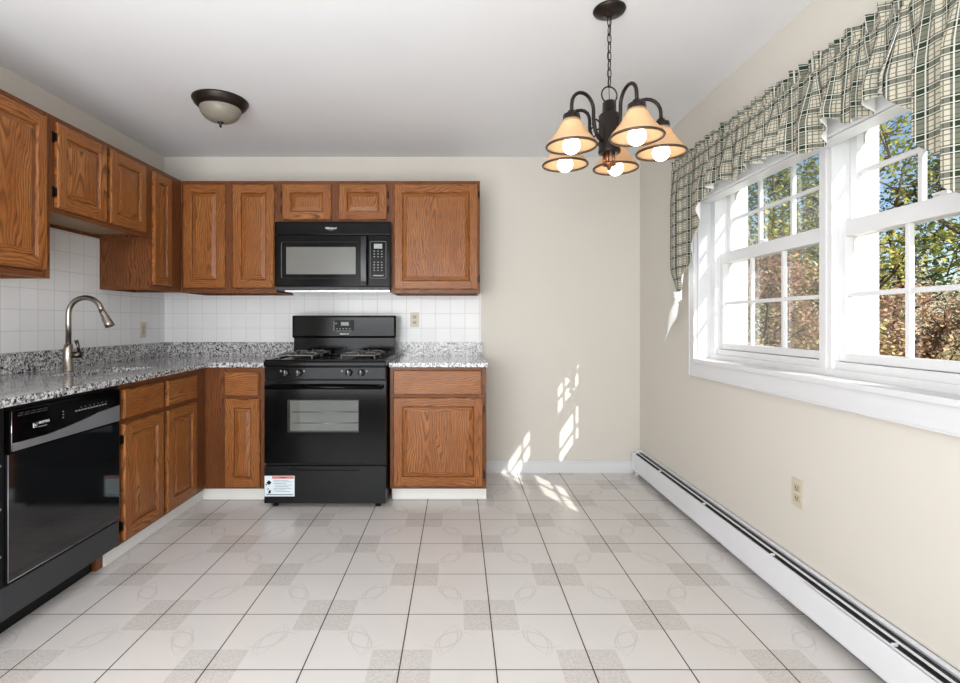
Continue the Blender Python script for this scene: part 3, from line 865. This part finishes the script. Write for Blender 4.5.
# safety sticker
sx0, sx1, sz0, sz1 = Sx(264.6, YS), Sx(294.6, YS), Sz(496.3, YS), Sz(475.8, YS)
stk = MB().box((sx0, YS-.0014, sz0), (sx1, YS-.0004, sz1)).build('warning_sticker', M['sticker'], dr_)
W = sx1-sx0; H = sz1-sz0
m = MB(); m.box((sx0+W*.25, YS-.0020, sz1-H*.14), (sx1-W*.02, YS-.0014, sz1-H*.02)); m.build('red_header', M['red'], stk)
m = MB()
def diamond(mb, cx, cz, r, y):
    mb.face([(cx-r, y, cz), (cx, y, cz-r), (cx+r, y, cz), (cx, y, cz+r)])
diamond(m, sx0+W*.15, sz1-H*.33, W*.085, YS-.0021); diamond(m, sx0+W*.06, sz1-H*.42, W*.03, YS-.0021)
m.face([(sx0+W*.12, YS-.0021, sz1-H*.86), (sx0+W*.21, YS-.0021, sz1-H*.84), (sx0+W*.21, YS-.0021, sz1-H*.68), (sx0+W*.15, YS-.0021, sz1-H*.70)])
m.face([(sx0+W*.08, YS-.0021, sz1-H*.68), (sx0+W*.10, YS-.0021, sz1-H*.70), (sx0+W*.15, YS-.0021, sz1-H*.60), (sx0+W*.13, YS-.0021, sz1-H*.59)])
m.build('warning_pictograms', M['black_matte'], stk, recalc=False)
m = MB()
for k, (a, b) in enumerate([(.30, .80), (.30, .92), (.30, .72), (.34, .92), (.34, .80), (.30, .92), (.30, .70), (.34, .86)]):
    zz = sz1-H*(.21+k*.078); m.box((sx0+W*a, YS-.0018, zz-.0022), (sx0+W*b, YS-.0013, zz+.0006))
m.box((sx0+W*.05, YS-.0018, sz0+H*.06), (sx0+W*.95, YS-.0013, sz0+H*.11))
m.build('sticker_print', M['sticker_text'], stk)
text_obj('sticker_heading', 'WARNING', .009, M['black_matte'], stk, (sx0+W*.62, YS-.0026, sz1-H*.08), (1, 0, 0), (0, 0, 1), .0003, True)

# ------------------------------------------------------------------ microwave
YM = 3.53
x0, x1 = Sx(274.7, YM), Sx(390.2, YM)
Zm1, Zm0 = 1.860, Sz(291.5, YM)
mw = thing('microwave', ((x0+x1)/2, 3.75, Zm0), 'black over-the-range microwave mounted under the short oak wall cabinet', 'microwave')
m = MB(); m.box((x0+.003, YM+.03, Zm0+.012), (x1-.003, YB-.01, Zm1), bevel=.003)
m.build('case', M['black_matte'], mw)
m = MB(); m.box((x0, YM-.002, Sz(234.6, YM)), (x1, YM+.03, Zm1-.001), bevel=.004); tg = m.build('vent_panel', M['black'], mw)
text_obj('brand_logo', 'Whirlpool', .0185, M['mark'], tg, (Sx(331, YM), YM-.0026, Sz(228.2, YM)), (1, 0.0, 0), (0.12, 0, 1), .0006, True)
m = MB(); n_ = 18
sw = [(Sx(331, YM)+.026*math.cos(a), YM-.0026, Sz(228.6, YM)+.010*math.sin(a)) for a in [(-2.9+k*2.4/n_) for k in range(n_+1)]]
m.tube(sw, .0007, 5); m.build('logo_swoosh', M['mark'], tg)
zb = Sz(286.3, YM)
m = MB(); m.box((x0, YM, zb), (Sx(367.6, YM), YM+.03, Sz(235.2, YM)), bevel=.004); md_ = m.build('door', M['black'], mw)
m = MB(); m.box((Sx(286.2, YM), YM-.0012, Sz(274.2, YM)), (Sx(355.6, YM), YM+.004, Sz(247, YM))); m.build('door_screen', M['screen'], md_)
m = MB(); u0_, u1_, v0_, v1_ = Sx(281.5, YM), Sx(358.6, YM), Sz(278.3, YM), Sz(242, YM); q = .003
loop = []
def rrect(u0, u1, v0, v1, r, y, n=5):
    P = []
    for (cx, cz, a0) in ((u1-r, v1-r, 0), (u0+r, v1-r, PI/2), (u0+r, v0+r, PI), (u1-r, v0+r, 1.5*PI)):
        for k in range(n+1):
            a = a0+PI/2*k/n; P.append((cx+r*math.cos(a), y, cz+r*math.sin(a)))
    return P
m.tube(rrect(u0_, u1_, v0_, v1_, .012, YM-.0005), .0016, 5, closed=True); m.build('window_outline', M['knob'], md_)
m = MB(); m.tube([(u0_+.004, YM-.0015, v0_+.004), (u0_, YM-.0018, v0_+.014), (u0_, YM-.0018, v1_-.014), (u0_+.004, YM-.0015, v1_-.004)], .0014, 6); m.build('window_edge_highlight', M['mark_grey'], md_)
xh0, xh1 = Sx(361, YM), Sx(367.2, YM)
m = MB()
V = []; ks = 12
for k in range(ks+1):
    tt = k/ks; z = zb+.006+(Sz(236.5, YM)-zb-.006)*tt; bow = math.sin(PI*tt)
    V.append((z, bow))
for k in range(ks):
    (z, b), (z2, b2) = V[k], V[k+1]
    ya, yb2 = YM-.012-.022*b**.6, YM-.012-.022*b2**.6
    A = [(xh0, YM, z), (xh0+.004, ya, z), (xh1-.004, ya, z), (xh1, YM, z)]; B = [(xh0, YM, z2), (xh0+.004, yb2, z2), (xh1-.004, yb2, z2), (xh1, YM, z2)]
    for j in range(3): m.face([A[j], A[j+1], B[j+1], B[j]], 0, smooth=False)
    if k == 0: m.face(A)
    if k == ks-1: m.face(B)
m.build('handle', M['knob'], md_)
m = MB(); m.box((Sx(368, YM), YM, zb), (x1, YM+.03, Sz(235.2, YM)), bevel=.004); pn = m.build('control_panel', M['black'], mw)
m = MB(); m.tube(rrect(Sx(370.2, YM), Sx(386, YM), Sz(278.2, YM), Sz(241.5, YM), .007, YM-.0004), .0013, 5, closed=True); m.build('panel_outline', M['mark_grey'], pn)
m = MB(); m.box((Sx(374, YM), YM-.0015, Sz(248.6, YM)), (Sx(382.2, YM), YM+.001, Sz(243.8, YM))); m.build('display', M['lcd_light'], pn)
m = MB()
for r in range(8):
    for cc in range(3):
        if r == 3: continue
        x = Sx(374.3+cc*3.7, YM); z = Sz(251.2+r*2.75, YM)
        MB().box((x-.0045, YM-.0012, z-.003), (x+.0045, YM+.001, z+.003)).build('key', M['mark_grey'], pn)
m = MB(); m.box((Sx(373, YM), YM-.0012, Sz(276.2, YM)), (Sx(383.4, YM), YM+.001, Sz(275, YM))); m.build('keypad_bar', M['mark_grey'], pn)
# bevelled grey-black base with metal underside
m = MB(); m.box((x0+.005, YM+.012, Zm0+.010), (x1-.006, YM+.2, zb-.001), bevel=.006); m.build('bottom_grille', M['dw_kick'], mw)
m = MB(); m.box((x0+.06, YM+.03, Zm0+.001), (x1-.01, YB-.03, Zm0+.0115)); m.build('underside_plate', M['chrome'], mw)

# ------------------------------------------------------------------ dishwasher
XD = -1.622
yd0, yd1 = 1.856, 2.458
dw = thing('dishwasher', (-1.92, 2.15, 0), 'glossy black built-in dishwasher under the left granite worktop', 'dishwasher')
m = MB(); m.box((XW+.02, yd0-.045, .10), (XBF-.014, yd1, .873)); m.box((XBF-.02, yd0-.055, .10), (XD-.012, yd0-.014, .873))
cs = m.build('tub_case', M['black_matte'], dw)
for z in (.33, .50, .655): MB().lathe([(0, .002), (.0045, .0015), (.005, 0)], (XD-.012, yd0-.030, z), 10, axis='X').build('screw', M['mark_grey'], cs)
m = MB(); m.box((XD-.03, yd0, .692), (XD, yd1, .848), bevel=.004)
pn = m.build('control_panel', M['black'], dw)
# vent slots and handle lip above
m = MB(); m.box((XD-.025, yd0, .850), (XD-.012, yd1, .872)); m.build('top_lip', M['black_matte'], dw)
m = MB()
for k in range(5):
    yy = yd0+.03+k*.028
    m.box((XD, yy, .822), (XD+.0025, yy+.021, .826)); m.box((XD, yy+.004, .830), (XD+.0025, yy+.025, .834))
m.build('vent_slots', M['dw_kick'], pn)
# silver wave strip along the bottom of the panel
m = MB(); N = 24; P1 = []; P0 = []
for k in range(N+1):
    t_ = k/N; y = yd0+.006+(yd1-yd0-.012)*t_
    sm = t_*t_*(3-2*t_)
    zt = .726+.035*max(0, min(1, (t_-.25)/.5))**1.3 + .012*max(0, (t_-.7)/.3)
    P1.append((y, zt)); P0.append((y, .698))
for k in range(N):
    m.face([(XD+.0015, P0[k][0], P0[k][1]), (XD+.0015, P0[k+1][0], P0[k+1][1]), (XD+.0015, P1[k+1][0], P1[k+1][1]), (XD+.0015, P1[k][0], P1[k][1])])
    m.face([(XD+.0015, P1[k][0], P1[k][1]), (XD+.0015, P1[k+1][0], P1[k+1][1]), (XD-.001, P1[k+1][0], P1[k+1][1]), (XD-.001, P1[k][0], P1[k][1])])
m.build('wave_strip', M['dw_grey'], pn, recalc=False)
m = MB(); m.tube([(XD+.0015, y, z) for y, z in P1], .0016, 6); m.tube([(XD+.001, yd0+.003, .70), (XD+.001, yd0+.003, .843)], .0015, 6)
m.build('panel_edging', M['chrome'], pn)
for k in range(11): bx('button', (XD, 2.17+k*.018, .790), (XD+.0016, 2.17+k*.018+.010, .795), M['mark_grey'], pn)
for k in range(7): bx('indicator_light', (XD, 2.20+k*.026, .803), (XD+.0012, 2.20+k*.026+.006, .805), M['mark_grey'], pn)
for k in range(3): bx('indicator_light', (XD, 2.10, .776+k*.012), (XD+.0012, 2.106, .780+k*.012), M['mark_grey'], pn)
m = MB(); m.tube([(XD+.001, 1.963+.008*a, .775+.008*b) for a, b in ((1, 1), (-1, 1), (-1, -1), (1, -1))], .0016, 5, closed=True)
m.box((XD, 1.960, .772), (XD+.002, 1.966, .778)); m.build('logo_square', M['mark'], pn)
text_obj('brand_badge', 'MAYTAG', .013, M['mark'], pn, (XD+.0008, 2.006, .780), (0, 1, 0), (0, 0, 1), .0004, True)
bx('badge_underline', (XD, 1.978, .7635), (XD+.0012, 2.020, .7665), M['mark_grey'], pn)
m = MB(); m.box((XD-.03, yd0-.010, .226), (XD-.002, yd1, .690), bevel=.003); dd = m.build('door_panel', M['dw_door'], dw)
m = MB(); m.tube([(XD-.002, yd0-.008, .228), (XD-.002, yd0-.008, .688)], .0016, 6); m.tube([(XD-.002, yd0-.008, .228), (XD-.002, yd1, .228)], .0016, 6); m.build('door_edging', M['dw_grey'], dd)
m = MB(); m.box((XD-.04, yd0-.03, .098), (XD-.008, yd1, .214), bevel=.002); m.build('kick_panel', M['dw_kick'], dw)
bx('toe_plate', (-1.725, yd0-.05, .002), (-1.715, 2.398, .098), M['black_drawer'], dw)

# ------------------------------------------------------------------ wall plates
def plate(label, F, u, v, kind):
    p = thing('wall_outlet' if kind == 'o' else 'wall_switch', F.P(u, v, 0), label, 'outlet' if kind == 'o' else 'switch')
    m = MB(); F.box(m, u-.035, u+.035, v-.057, v+.057, .0003, .006, bevel=.002); pl = m.build('cover_plate', M['almond'], p)
    if kind == 'o':
        for dz in (.021, -.021):
            m = MB(); F.box(m, u-.017, u+.017, v+dz-.014, v+dz+.014, .006, .0085, bevel=.001); r = m.build('receptacle', M['almond_dark'], pl)
            m = MB(); F.box(m, u-.008, u-.005, v+dz-.004, v+dz+.007, .008, .009); F.box(m, u+.005, u+.008, v+dz-.004, v+dz+.007, .008, .009); F.box(m, u-.0025, u+.0025, v+dz-.011, v+dz-.006, .008, .009); m.build('slots', M['slot'], r)
    else:
        m = MB(); F.box(m, u-.016, u+.016, v-.032, v+.032, .006, .0085, bevel=.001); m.build('rocker', M['almond_dark'], pl)
    return p
plate('almond double outlet on the white tiles right of the stove', Face('back', YB-.008), Sx(414.7, 3.97), Sz(319.7, 3.97), 'o')
plate('almond switch plate on the white tiles of the left wall', Face('left', XL+.008), 3.69, Sz(330, 3.69), 's')
class FaceR(Face):
    def P(s, u, v, n): return (s.p-n, u, v)
    def box(s, mb, u0, u1, v0, v1, n0, n1, mi=0, grain='v', bevel=0): mb.box(s.P(u0, v0, n0), s.P(u1, v1, n1), mi, 2, bevel)
plate('almond double outlet low on the beige wall under the window', FaceR('r', XR), 2.128, .459, 'o')

# ------------------------------------------------------------------ baseboard heater
h = thing('baseboard_heater', (XR-.035, 1.8, 0), 'long white hydronic baseboard heater along the foot of the window wall', 'heater')
hy0, hy1 = -.6, 3.955
XH = 1.345
m = MB(); m.box((XR-.004, hy0, .02), (XR-.0005, hy1, .186)); m.box((XR-.016, hy0, .178), (XR-.0005, hy1, .186)); m.build('back_plate', M['heater'], h)
m = MB(); m.box((XH, hy0, .036), (XH+.003, 2.0, .160)); m.box((XH, hy0, .1575), (XH+.010, hy1-.03, .1620))
m.box((XH+.001, 1.985, .040), (XH+.004, hy1-.03, .160)); m.box((XH, hy0, .036), (XH+.012, hy1-.03, .039))
m.build('front_panel', M['heater'], h)
m = MB(); m.box((XH+.027, hy0, .1675), (XH+.034, hy1-.03, .1722)); m.build('damper_blade', M['heater'], h)
m = MB(); m.box((XH+.011, hy0, .13), (XH+.0265, hy1-.034, .1585)); m.box((XH+.0265, hy0, .13), (XH+.0365, hy1-.034, .165)); m.box((XH+.0365, hy0, .13), (XR-.0165, hy1-.034, .1700)); m.build('dark_slot_liner', M['slot_shade'], h)  # dark liner boxes stand in for the shaded inside of the slots
m = MB()
k = hy1-.5
while k > hy0: m.box((XH+.010, k, .157), (XH+.028, k+.007, .1665)); k -= .62
m.build('support_brackets', M['heater'], h)
m = MB()
m.box((XH-.003, hy1-.032, .036), (XR-.0005, hy1, .150)); m.box((XH-.003, hy1-.032, .15), (XR-.0005, hy1-.002, .166)); m.box((XH+.03, hy1-.032, .166), (XR-.0005, hy1-.002, .188))
m.build('end_cap', M['heater'], h, bevel=.002)
bx('mount_foot', (XH+.01, hy1-.06, 0), (XH+.03, hy1-.04, .036), M['heater'], h)
m = MB(); m.tube([(XH+.035, hy1-.01, 0), (XH+.035, hy1-.01, .04)], .009, 10); m.build('supply_pipe', M['copper'], h)

# ------------------------------------------------------------------ ceiling light
lx, ly = -1.375, 2.965
L = thing('ceiling_light', (lx, ly, ZC), 'round flush ceiling light with ribbed glass dome and dark bronze ring', 'ceiling light')
K = .91
MB().lathe([(r*K, z) for r, z in [(0, -.001), (.167, -.001), (.167, -.010), (.160, -.016), (.156, -.028), (.146, -.036), (.134, -.046), (.124, -.050), (.118, -.046), (.118, -.02)]], (lx, ly, ZC), 64).build('ring', M['bronze'], L)
prof = [(K*.123*math.cos(a)**.75 if math.cos(a) > 1e-4 else 0, -.044-.082*math.sin(a)) for a in [k*PI/2/18 for k in range(19)]]
MB().lathe(prof, (lx, ly, ZC), 96, rmod=lambda a, r, z: 1+.014*math.cos(a*40)*min(1, r/.09)).build('glass_dome', M['dome'], L)
MB().lathe([(0, -.122), (.015, -.124), (.017, -.130), (.008, -.136), (.006, -.143), (.008, -.149), (.005, -.156), (0, -.157)], (lx, ly, ZC), 20).build('finial', M['bronze'], L)

# ------------------------------------------------------------------ chandelier
cx, cy = .620, 2.098
ch = thing('chandelier', (cx, cy, ZC), 'five-arm dark bronze chandelier with lit bulbs in amber glass shades', 'chandelier')
MB().lathe([(0, -.001), (.064, -.001), (.066, -.006), (.062, -.013), (.04, -.022), (.014, -.028), (.010, -.036), (0, -.036)], (cx, cy, ZC), 40).build('canopy', M['bronze'], ch)
# chain
m = MB(); zt, zbm = ZC-.034, 2.135; nl = 8; pitch = (zt-zbm)/nl
for k in range(nl):
    zc_ = zt-pitch*(k+.5); hl = pitch*.64; rw = .0085
    P = []
    for j in range(16):
        a = 2*PI*j/16; uu = rw*math.cos(a); vv = hl*math.sin(a)
        ang = .35 if k % 2 == 0 else .35+PI/2
        P.append((cx+uu*math.cos(ang), cy+uu*math.sin(ang), zc_+vv))
    m.tube(P, .0022, 6, closed=True)
m.tube([(cx+.003, cy, zt), (cx-.003, cy+.002, (zt+zbm)/2), (cx, cy, 2.07)], .0014, 5)
m.build('chain', M['bronze'], ch)
P = [(cx+.034*math.cos(a)*math.cos(.2), cy+.034*math.cos(a)*math.sin(.2), 2.100+.034*math.sin(a)) for a in [2*PI*j/24 for j in range(24)]]
MB().tube(P, .0032, 8, closed=True).build('hanging_ring', M['bronze'], ch)
MB().lathe([(0, 2.075), (.020, 2.075), (.027, 2.068), (.028, 2.025), (.036, 2.022), (.042, 2.016), (.043, 1.875), (.045, 1.870), (.044, 1.862), (.03, 1.86), (0, 1.86)], (cx, cy, 0), 32).build('center_column', M['bronze'], ch)
m = MB()
for k in range(5):
    a = 2*PI*k/5+.3
    m.tube([(cx+.020*math.cos(a), cy+.020*math.sin(a), 1.863), (cx+.020*math.cos(a), cy+.020*math.sin(a), 1.815)], .006, 8)
m.lathe([(0, 1.822), (.026, 1.822), (.027, 1.812), (.010, 1.806), (.006, 1.792), (0, 1.790)], (cx, cy, 0), 20)
m.build('copper_cluster', M['copper'], ch)
RA = .205; ZR = 1.853
for k in range(5):
    a = math.radians(-6+72*k); ca, sa = math.cos(a), math.sin(a)
    def at(r, z): return (cx+r*ca, cy+r*sa, z)
    m = MB()
    pts = [at(.040, 1.905), at(.062, 1.915), at(.078, 1.94), at(.088, 1.985)]
    for j in range(0, 11):
        t_ = PI-PI*j/10
        pts.append(at(.146+.058*math.cos(t_), 2.018+.058*math.sin(t_)))
    pts += [at(RA, 1.985)]
    m.tube(pts, .0072, 10)
    # little scroll beside the column
    sc_ = [at(.073+.020*math.cos(t), 1.965+.020*math.sin(t)) for t in [(-2.2+q*4.6/14) for q in range(15)]]
    m.tube(sc_, .0035, 7)
    arm = m.build('arm', M['bronze'], ch)
    sx_, sy_ = cx+RA*ca, cy+RA*sa
    MB().lathe([(0, 1.994), (.014, 1.993), (.018, 1.984), (.032, 1.978), (.034, 1.958), (.036, 1.945), (.030, 1.943), (.02, 1.943), (0, 1.943)], (sx_, sy_, 0), 28).build('socket_cup', M['bronze'], arm)
    sh = MB().lathe([(.031, 1.957), (.036, 1.945), (.046, 1.925), (.062, 1.900), (.078, 1.880), (.091, 1.865), (.0955, 1.857)], (sx_, sy_, 0), 48).build('lamp_shade', M['shade'], arm)
    md = sh.modifiers.new('s', 'SOLIDIFY'); md.thickness = .003
    MB().lathe([(.0935, 1.858), (.0975, 1.860), (.1005, 1.856), (.0985, 1.851), (.0925, 1.851), (.091, 1.855), (.0935, 1.858)], (sx_, sy_, 0), 48).build('shade_rim', M['rim'], arm)
    bp = [(.034*math.sin(t), 1.857-.034*math.cos(t)) for t in [q*PI*.8/12 for q in range(13)]]+[(.015, 1.90), (.013, 1.945)]
    MB().lathe(bp, (sx_, sy_, 0), 24).build('bulb', M['bulb'], arm)

# ------------------------------------------------------------------ plaid valance
XV = 1.345
va = thing('window_valance', (XV, 2.1, 2.1), 'green and cream plaid gathered valance with side tails hanging over the window', 'curtain')
def interp(tab, x):
    if x <= tab[0][0]: return tab[0][1]
    for (a, b), (c, d) in zip(tab, tab[1:]):
        if x <= c: return b+(d-b)*(x-a)/(c-a)
    return tab[-1][1]
rnd = random.Random(5)
ph = [rnd.random()*6.28 for _ in range(12)]
def fold(y, k=1.0):
    return .55*math.sin(y*62+ph[0]+1.6*math.sin(y*9+ph[1]))+.3*math.sin(y*97+ph[2]+1.2*math.sin(y*14))+.25*math.sin(y*31+ph[3])
def foldfine(y): return math.sin(y*150+2*math.sin(y*17))*.6+math.sin(y*233+ph[5])*.4
ZROD = 2.112; ZHEAD = 2.168
def cloth(name, yl, yr, bottom, inner=None, ncol=260, nrow=34, squeeze=None, amp_b=.045, seed=0):
    """cloth hung on the rod from yl to yr; bottom(y) gives the hem height"""
    V = []; UV = []
    Lf = abs(yr-yl)
    arc = [0]
    for i in range(ncol):
        ya = yl+(yr-yl)*i/ncol; yb_ = yl+(yr-yl)*(i+1)/ncol
        arc.append(arc[-1]+.7*math.hypot(yb_-ya, (fold(yb_)-fold(ya))*amp_b)+.3*abs(yb_-ya))
    for j in range(nrow+1):
        for i in range(ncol+1):
            s_ = i/ncol; y = yl+(yr-yl)*s_
            zb_ = bottom(y); top = ZHEAD+.006*math.sin(y*47+ph[6])+.005*math.sin(y*83)
            t_ = j/nrow
            z = top+(zb_-top)*t_
            if z > ZROD:
                amp = .010+.010*(z-ZROD)/.05; dx = foldfine(y)*amp-.004
            elif z > ZROD-.035:
                dx = foldfine(y)*.006-.016
            else:
                g = min(1, (ZROD-.035-z)/.16)
                dx = -.016+foldfine(y)*.006*(1-g)+(fold(y)*amp_b*g)-.012*g
            yy = y; zz = z
            if z < ZROD-.035:
                g = min(1, (ZROD-.035-z)/.2); yy += .012*g*math.cos(y*62+ph[0])
            u = arc[i]; v = ZHEAD-z
            if squeeze:
                yy, dx, zz = squeeze(y, yy, zz, dx, s_)
            V.append((XV+dx, yy, zz)); UV.append((u, v))
    F = []
    n = ncol+1
    for j in range(nrow):
        for i in range(ncol): F.append(((j+1)*n+i, (j+1)*n+i+1, j*n+i+1, j*n+i))
    m = MB(); m.raw(V, F, 0, UV)
    o = m.build(name, [M['plaid'], M['lining']], va, recalc=False)
    md = o.modifiers.new('lining', 'SOLIDIFY'); md.thickness = .0022; md.offset = -1; md.material_offset = 1; md.material_offset_rim = 1
    return o
mid_tab = [(1.50, 1.88), (1.60, 1.885), (1.72, 1.845), (1.80, 1.90), (1.86, 1.865), (1.92, 1.812), (2.00, 1.825), (2.06, 1.88), (2.16, 1.875), (2.24, 1.882), (2.33, 1.90), (2.40, 1.86), (2.50, 1.87), (2.56, 1.905), (2.62, 1.895), (2.72, 1.875)]
cloth('valance_center', 2.74, 1.54, lambda y: interp(mid_tab, y)-.012, ncol=340)
def tail_squeeze(yo, yi, tz_tie, y_tie):
    # pulls cloth towards the tie point as it goes down
    def f(y, yy, z, dx, s_):
        z0 = 1.875
        if z < z0:
            g = min(1, (z0-z)/(z0-tz_tie))
            lim = yi+(y_tie-yi)*g                   # inner edge at this height
            lo = yo+(y_tie-yo)*max(0, (g-.72)/.28)**1.3
            fr = (y-yo)/(yi-yo)
            yy = lo+(lim-lo)*fr
            dx *= 1-.55*g
            z = z
        return yy, dx, z
    return f
def pinch(z1, zt, y_tie):
    def f(y, yy, z, dx, s_):
        if z < z1:
            g = min(1, (z1-z)/(z1-zt)); g = g*g*(3-2*g)
            yy = yy+(y_tie+(yy-y_tie)*.22-yy)*g; dx *= 1-.5*g
        return yy, dx, z
    return f
lt = [(2.735, 1.865), (2.80, 1.74), (2.957, 1.46), (3.05, 1.305), (3.176, 1.295)]
cloth('left_tail', 3.176, 2.735, lambda y: interp(lt, y), ncol=150, nrow=80, squeeze=pinch(1.52, 1.30, 3.075), amp_b=.024)
rt = [(1.03, 1.16), (1.10, 1.18), (1.23, 1.36), (1.367, 1.55), (1.47, 1.70), (1.545, 1.85), (1.56, 1.88)]
cloth('right_tail', 1.56, 1.03, lambda y: interp(rt, y), ncol=150, nrow=80, squeeze=pinch(1.38, 1.2, 1.10), amp_b=.026)
# knotted ends of both tails: white rosette and hanging strip
def tail_end(y, sgn):
    m = MB()
    for k in range(9):
        a = 2*PI*k/9; r = .022
        m.tube([(XV-.03, y, 1.31), (XV-.035+.012*math.cos(a*2), y+r*math.cos(a), 1.30+r*math.sin(a)), (XV-.028, y+.6*r*math.cos(a+.4), 1.30+.6*r*math.sin(a+.4))], [.006, .008, .004], 6)
    m.tube([(XV-.03, y+.005, 1.35), (XV-.03, y, 1.30)], [.022, .012], 10)
    m.build('tail_knot', M['lining'], va)
    V = []; n = 12
    for k in range(n+1):
        t_ = k/n; z = 1.295-.235*t_; w = .016+.016*math.sin(PI*min(1, t_*1.15))
        c_ = y+sgn*.165*t_**1.1; tw = .010*math.sin(t_*5)
        V += [(XV-.03+tw, c_-w, z+.006*math.sin(k)), (XV-.045-tw, c_, z), (XV-.03-tw*.5, c_+w, z-.01*t_)]
    F = []
    for k in range(n):
        for j in range(2): F.append((k*3+j, k*3+j+1, k*3+j+4, k*3+j+3))
    m = MB(); m.raw(V, F); o = m.build('hanging_strip', M['lining'], va, recalc=False)
    md = o.modifiers.new('s', 'SOLIDIFY'); md.thickness = .002
tail_end(3.075, 1); tail_end(1.10, -1)
m = MB(); m.tube([(XR-.002, 3.170, ZROD-.018), (XV-.002, 3.170, ZROD-.018), (XV-.002, 1.036, ZROD-.018), (XR-.002, 1.036, ZROD-.018)], .007, 10)
m.build('curtain_rod', M['vinyl'], va)

# ------------------------------------------------------------------ outside
m = MB(); m.box((1.72, -12, -.75), (60, 60, -.6))
tag(m.build('lawn', M['grass']), kind='structure')

def tree(name, label, loc, hgt, crown_r, leaf, n_leaf, seed, group=None, leaf_size=.11, crown_z=.62, trunk_r=.12, squash=1.15, low=.15):
    r = random.Random(seed)
    T = thing(name, loc, label, 'tree' if name == 'tree' else 'bush', 'trees beyond the window' if name == 'tree' else 'autumn bushes beyond the window')
    loc = Vector(loc)
    m = MB(); tips = []
    tp = [loc+Vector((0, 0, 0))]
    for k in range(1, 7): tp.append(loc+Vector((r.uniform(-.05, .05)*k*.6, r.uniform(-.05, .05)*k*.6, hgt*.85*k/6)))
    m.tube(tp, [trunk_r*(1-.14*k) for k in range(7)], 8)
    cen = loc+Vector((0, 0, hgt*crown_z))
    nb = 22
    for b in range(nb):
        t_ = r.uniform(low+.05, 1); i = min(5, int(t_*6)); st_ = tp[i].lerp(tp[i+1], t_*6-i if t_ < 1 else 1)
        a = r.uniform(0, 2*PI); el = r.uniform(.1, .9)
        ln = crown_r*r.uniform(.6, 1.05)*(1.15-.5*t_)
        d = Vector((math.cos(a)*math.cos(el), math.sin(a)*math.cos(el), math.sin(el)))
        P = [st_]
        for q in range(1, 5): P.append(st_+d*ln*q/4+Vector((r.uniform(-1, 1), r.uniform(-1, 1), r.uniform(-.4, .6)))*ln*.06*q)
        rr = trunk_r*.42*(1-.6*t_); m.tube(P, [rr*(1-.2*q) for q in range(5)], 5)
        tips += P[1:]
        for q in range(3):
            s2 = P[r.choice((1, 2, 3))]; d2 = (d+Vector((r.uniform(-1, 1), r.uniform(-1, 1), r.uniform(-.5, .8)))*.9).normalized()
            e2 = s2+d2*ln*r.uniform(.3, .55); m.tube([s2, s2.lerp(e2, .5)+Vector((0, 0, .03)), e2], [rr*.45, rr*.3, rr*.12], 4); tips += [s2.lerp(e2, .5), e2]
    m.build('trunk', M['bark'], T, weld=False)
    V = []; F = []
    clumps = [p+Vector((r.gauss(0, .25), r.gauss(0, .25), r.gauss(0, .2)))*crown_r*.2 for p in tips for _ in range(2)]
    for k in range(n_leaf):
        c = clumps[k % len(clumps)]
        rad = crown_r*.13*r.uniform(.1, 1)**.5*1.3
        u = Vector((r.gauss(0, 1), r.gauss(0, 1), r.gauss(0, .8))); u.normalize()
        p = c+u*rad
        a = Vector((r.gauss(0, 1), r.gauss(0, 1), r.gauss(0, .6))).normalized(); b_ = a.cross(Vector((r.gauss(0, 1), r.gauss(0, 1), r.gauss(0, 1)))).normalized()
        s_ = leaf_size*r.uniform(.5, 1.1)
        i = len(V); V += [p-a*s_*.5, p+b_*s_*.28, p+a*s_*.5, p-b_*s_*.28]; F.append((i, i+1, i+2, i+3))
    m = MB(); m.raw(V, F, 0, smooth=False); m.build('foliage', leaf, T, recalc=False)
    return T

G_T = -.6
tree('tree', 'green-yellow leafy tree seen through the upper left window', (7.0, 9.4, G_T), 6.2, 2.4, M['leaf_green'], 5500, 1)
tree('tree', 'olive tree framing the blue sky in the upper right window', (9.4, 8.4, G_T), 5.6, 2.3, M['leaf_green'], 5000, 2)
tree('tree', 'dark green tree behind the middle of the window', (11.5, 13.4, G_T), 7.0, 2.9, M['leaf_dark'], 4500, 3, leaf_size=.14)
tree('tree', 'tall dark tree farthest left beyond the left window', (8.9, 14.6, G_T), 7.4, 3.0, M['leaf_dark'], 5000, 4, leaf_size=.14)
tree('tree', 'dark tree at the right edge of the right window', (13.5, 11.5, G_T), 7.8, 3.2, M['leaf_dark'], 4500, 6, leaf_size=.14)
bush_labels = ['rust-coloured autumn bush nearest the window in the lower left panes', 'rust bush low in the middle of the left window', 'tan autumn bush in the lower panes of the right window',
               'reddish bush at the right edge of the lower right panes', 'autumn bush far back between the trees', 'autumn bush at the far right behind the others', 'green-gold bush in the lower left window']
for k, (x, y, hh, rr, lf) in enumerate([(5.0, 8.4, 2.9, 1.4, 'leaf_rust'), (6.4, 8.8, 2.5, 1.3, 'leaf_rust'), (7.3, 7.9, 2.4, 1.3, 'leaf_rust'), (8.4, 7.0, 2.6, 1.4, 'leaf_rust'),
                                      (11.5, 15.5, 4.6, 2.6, 'leaf_rust'), (14.5, 14.5, 4.8, 2.8, 'leaf_rust'), (6.4, 10.2, 3.8, 1.8, 'leaf_green')]):
    tree('bush', bush_labels[k], (x, y, G_T), hh, rr, M[lf], 6500, 20+k, leaf_size=.085, crown_z=.5, trunk_r=.05, low=0)
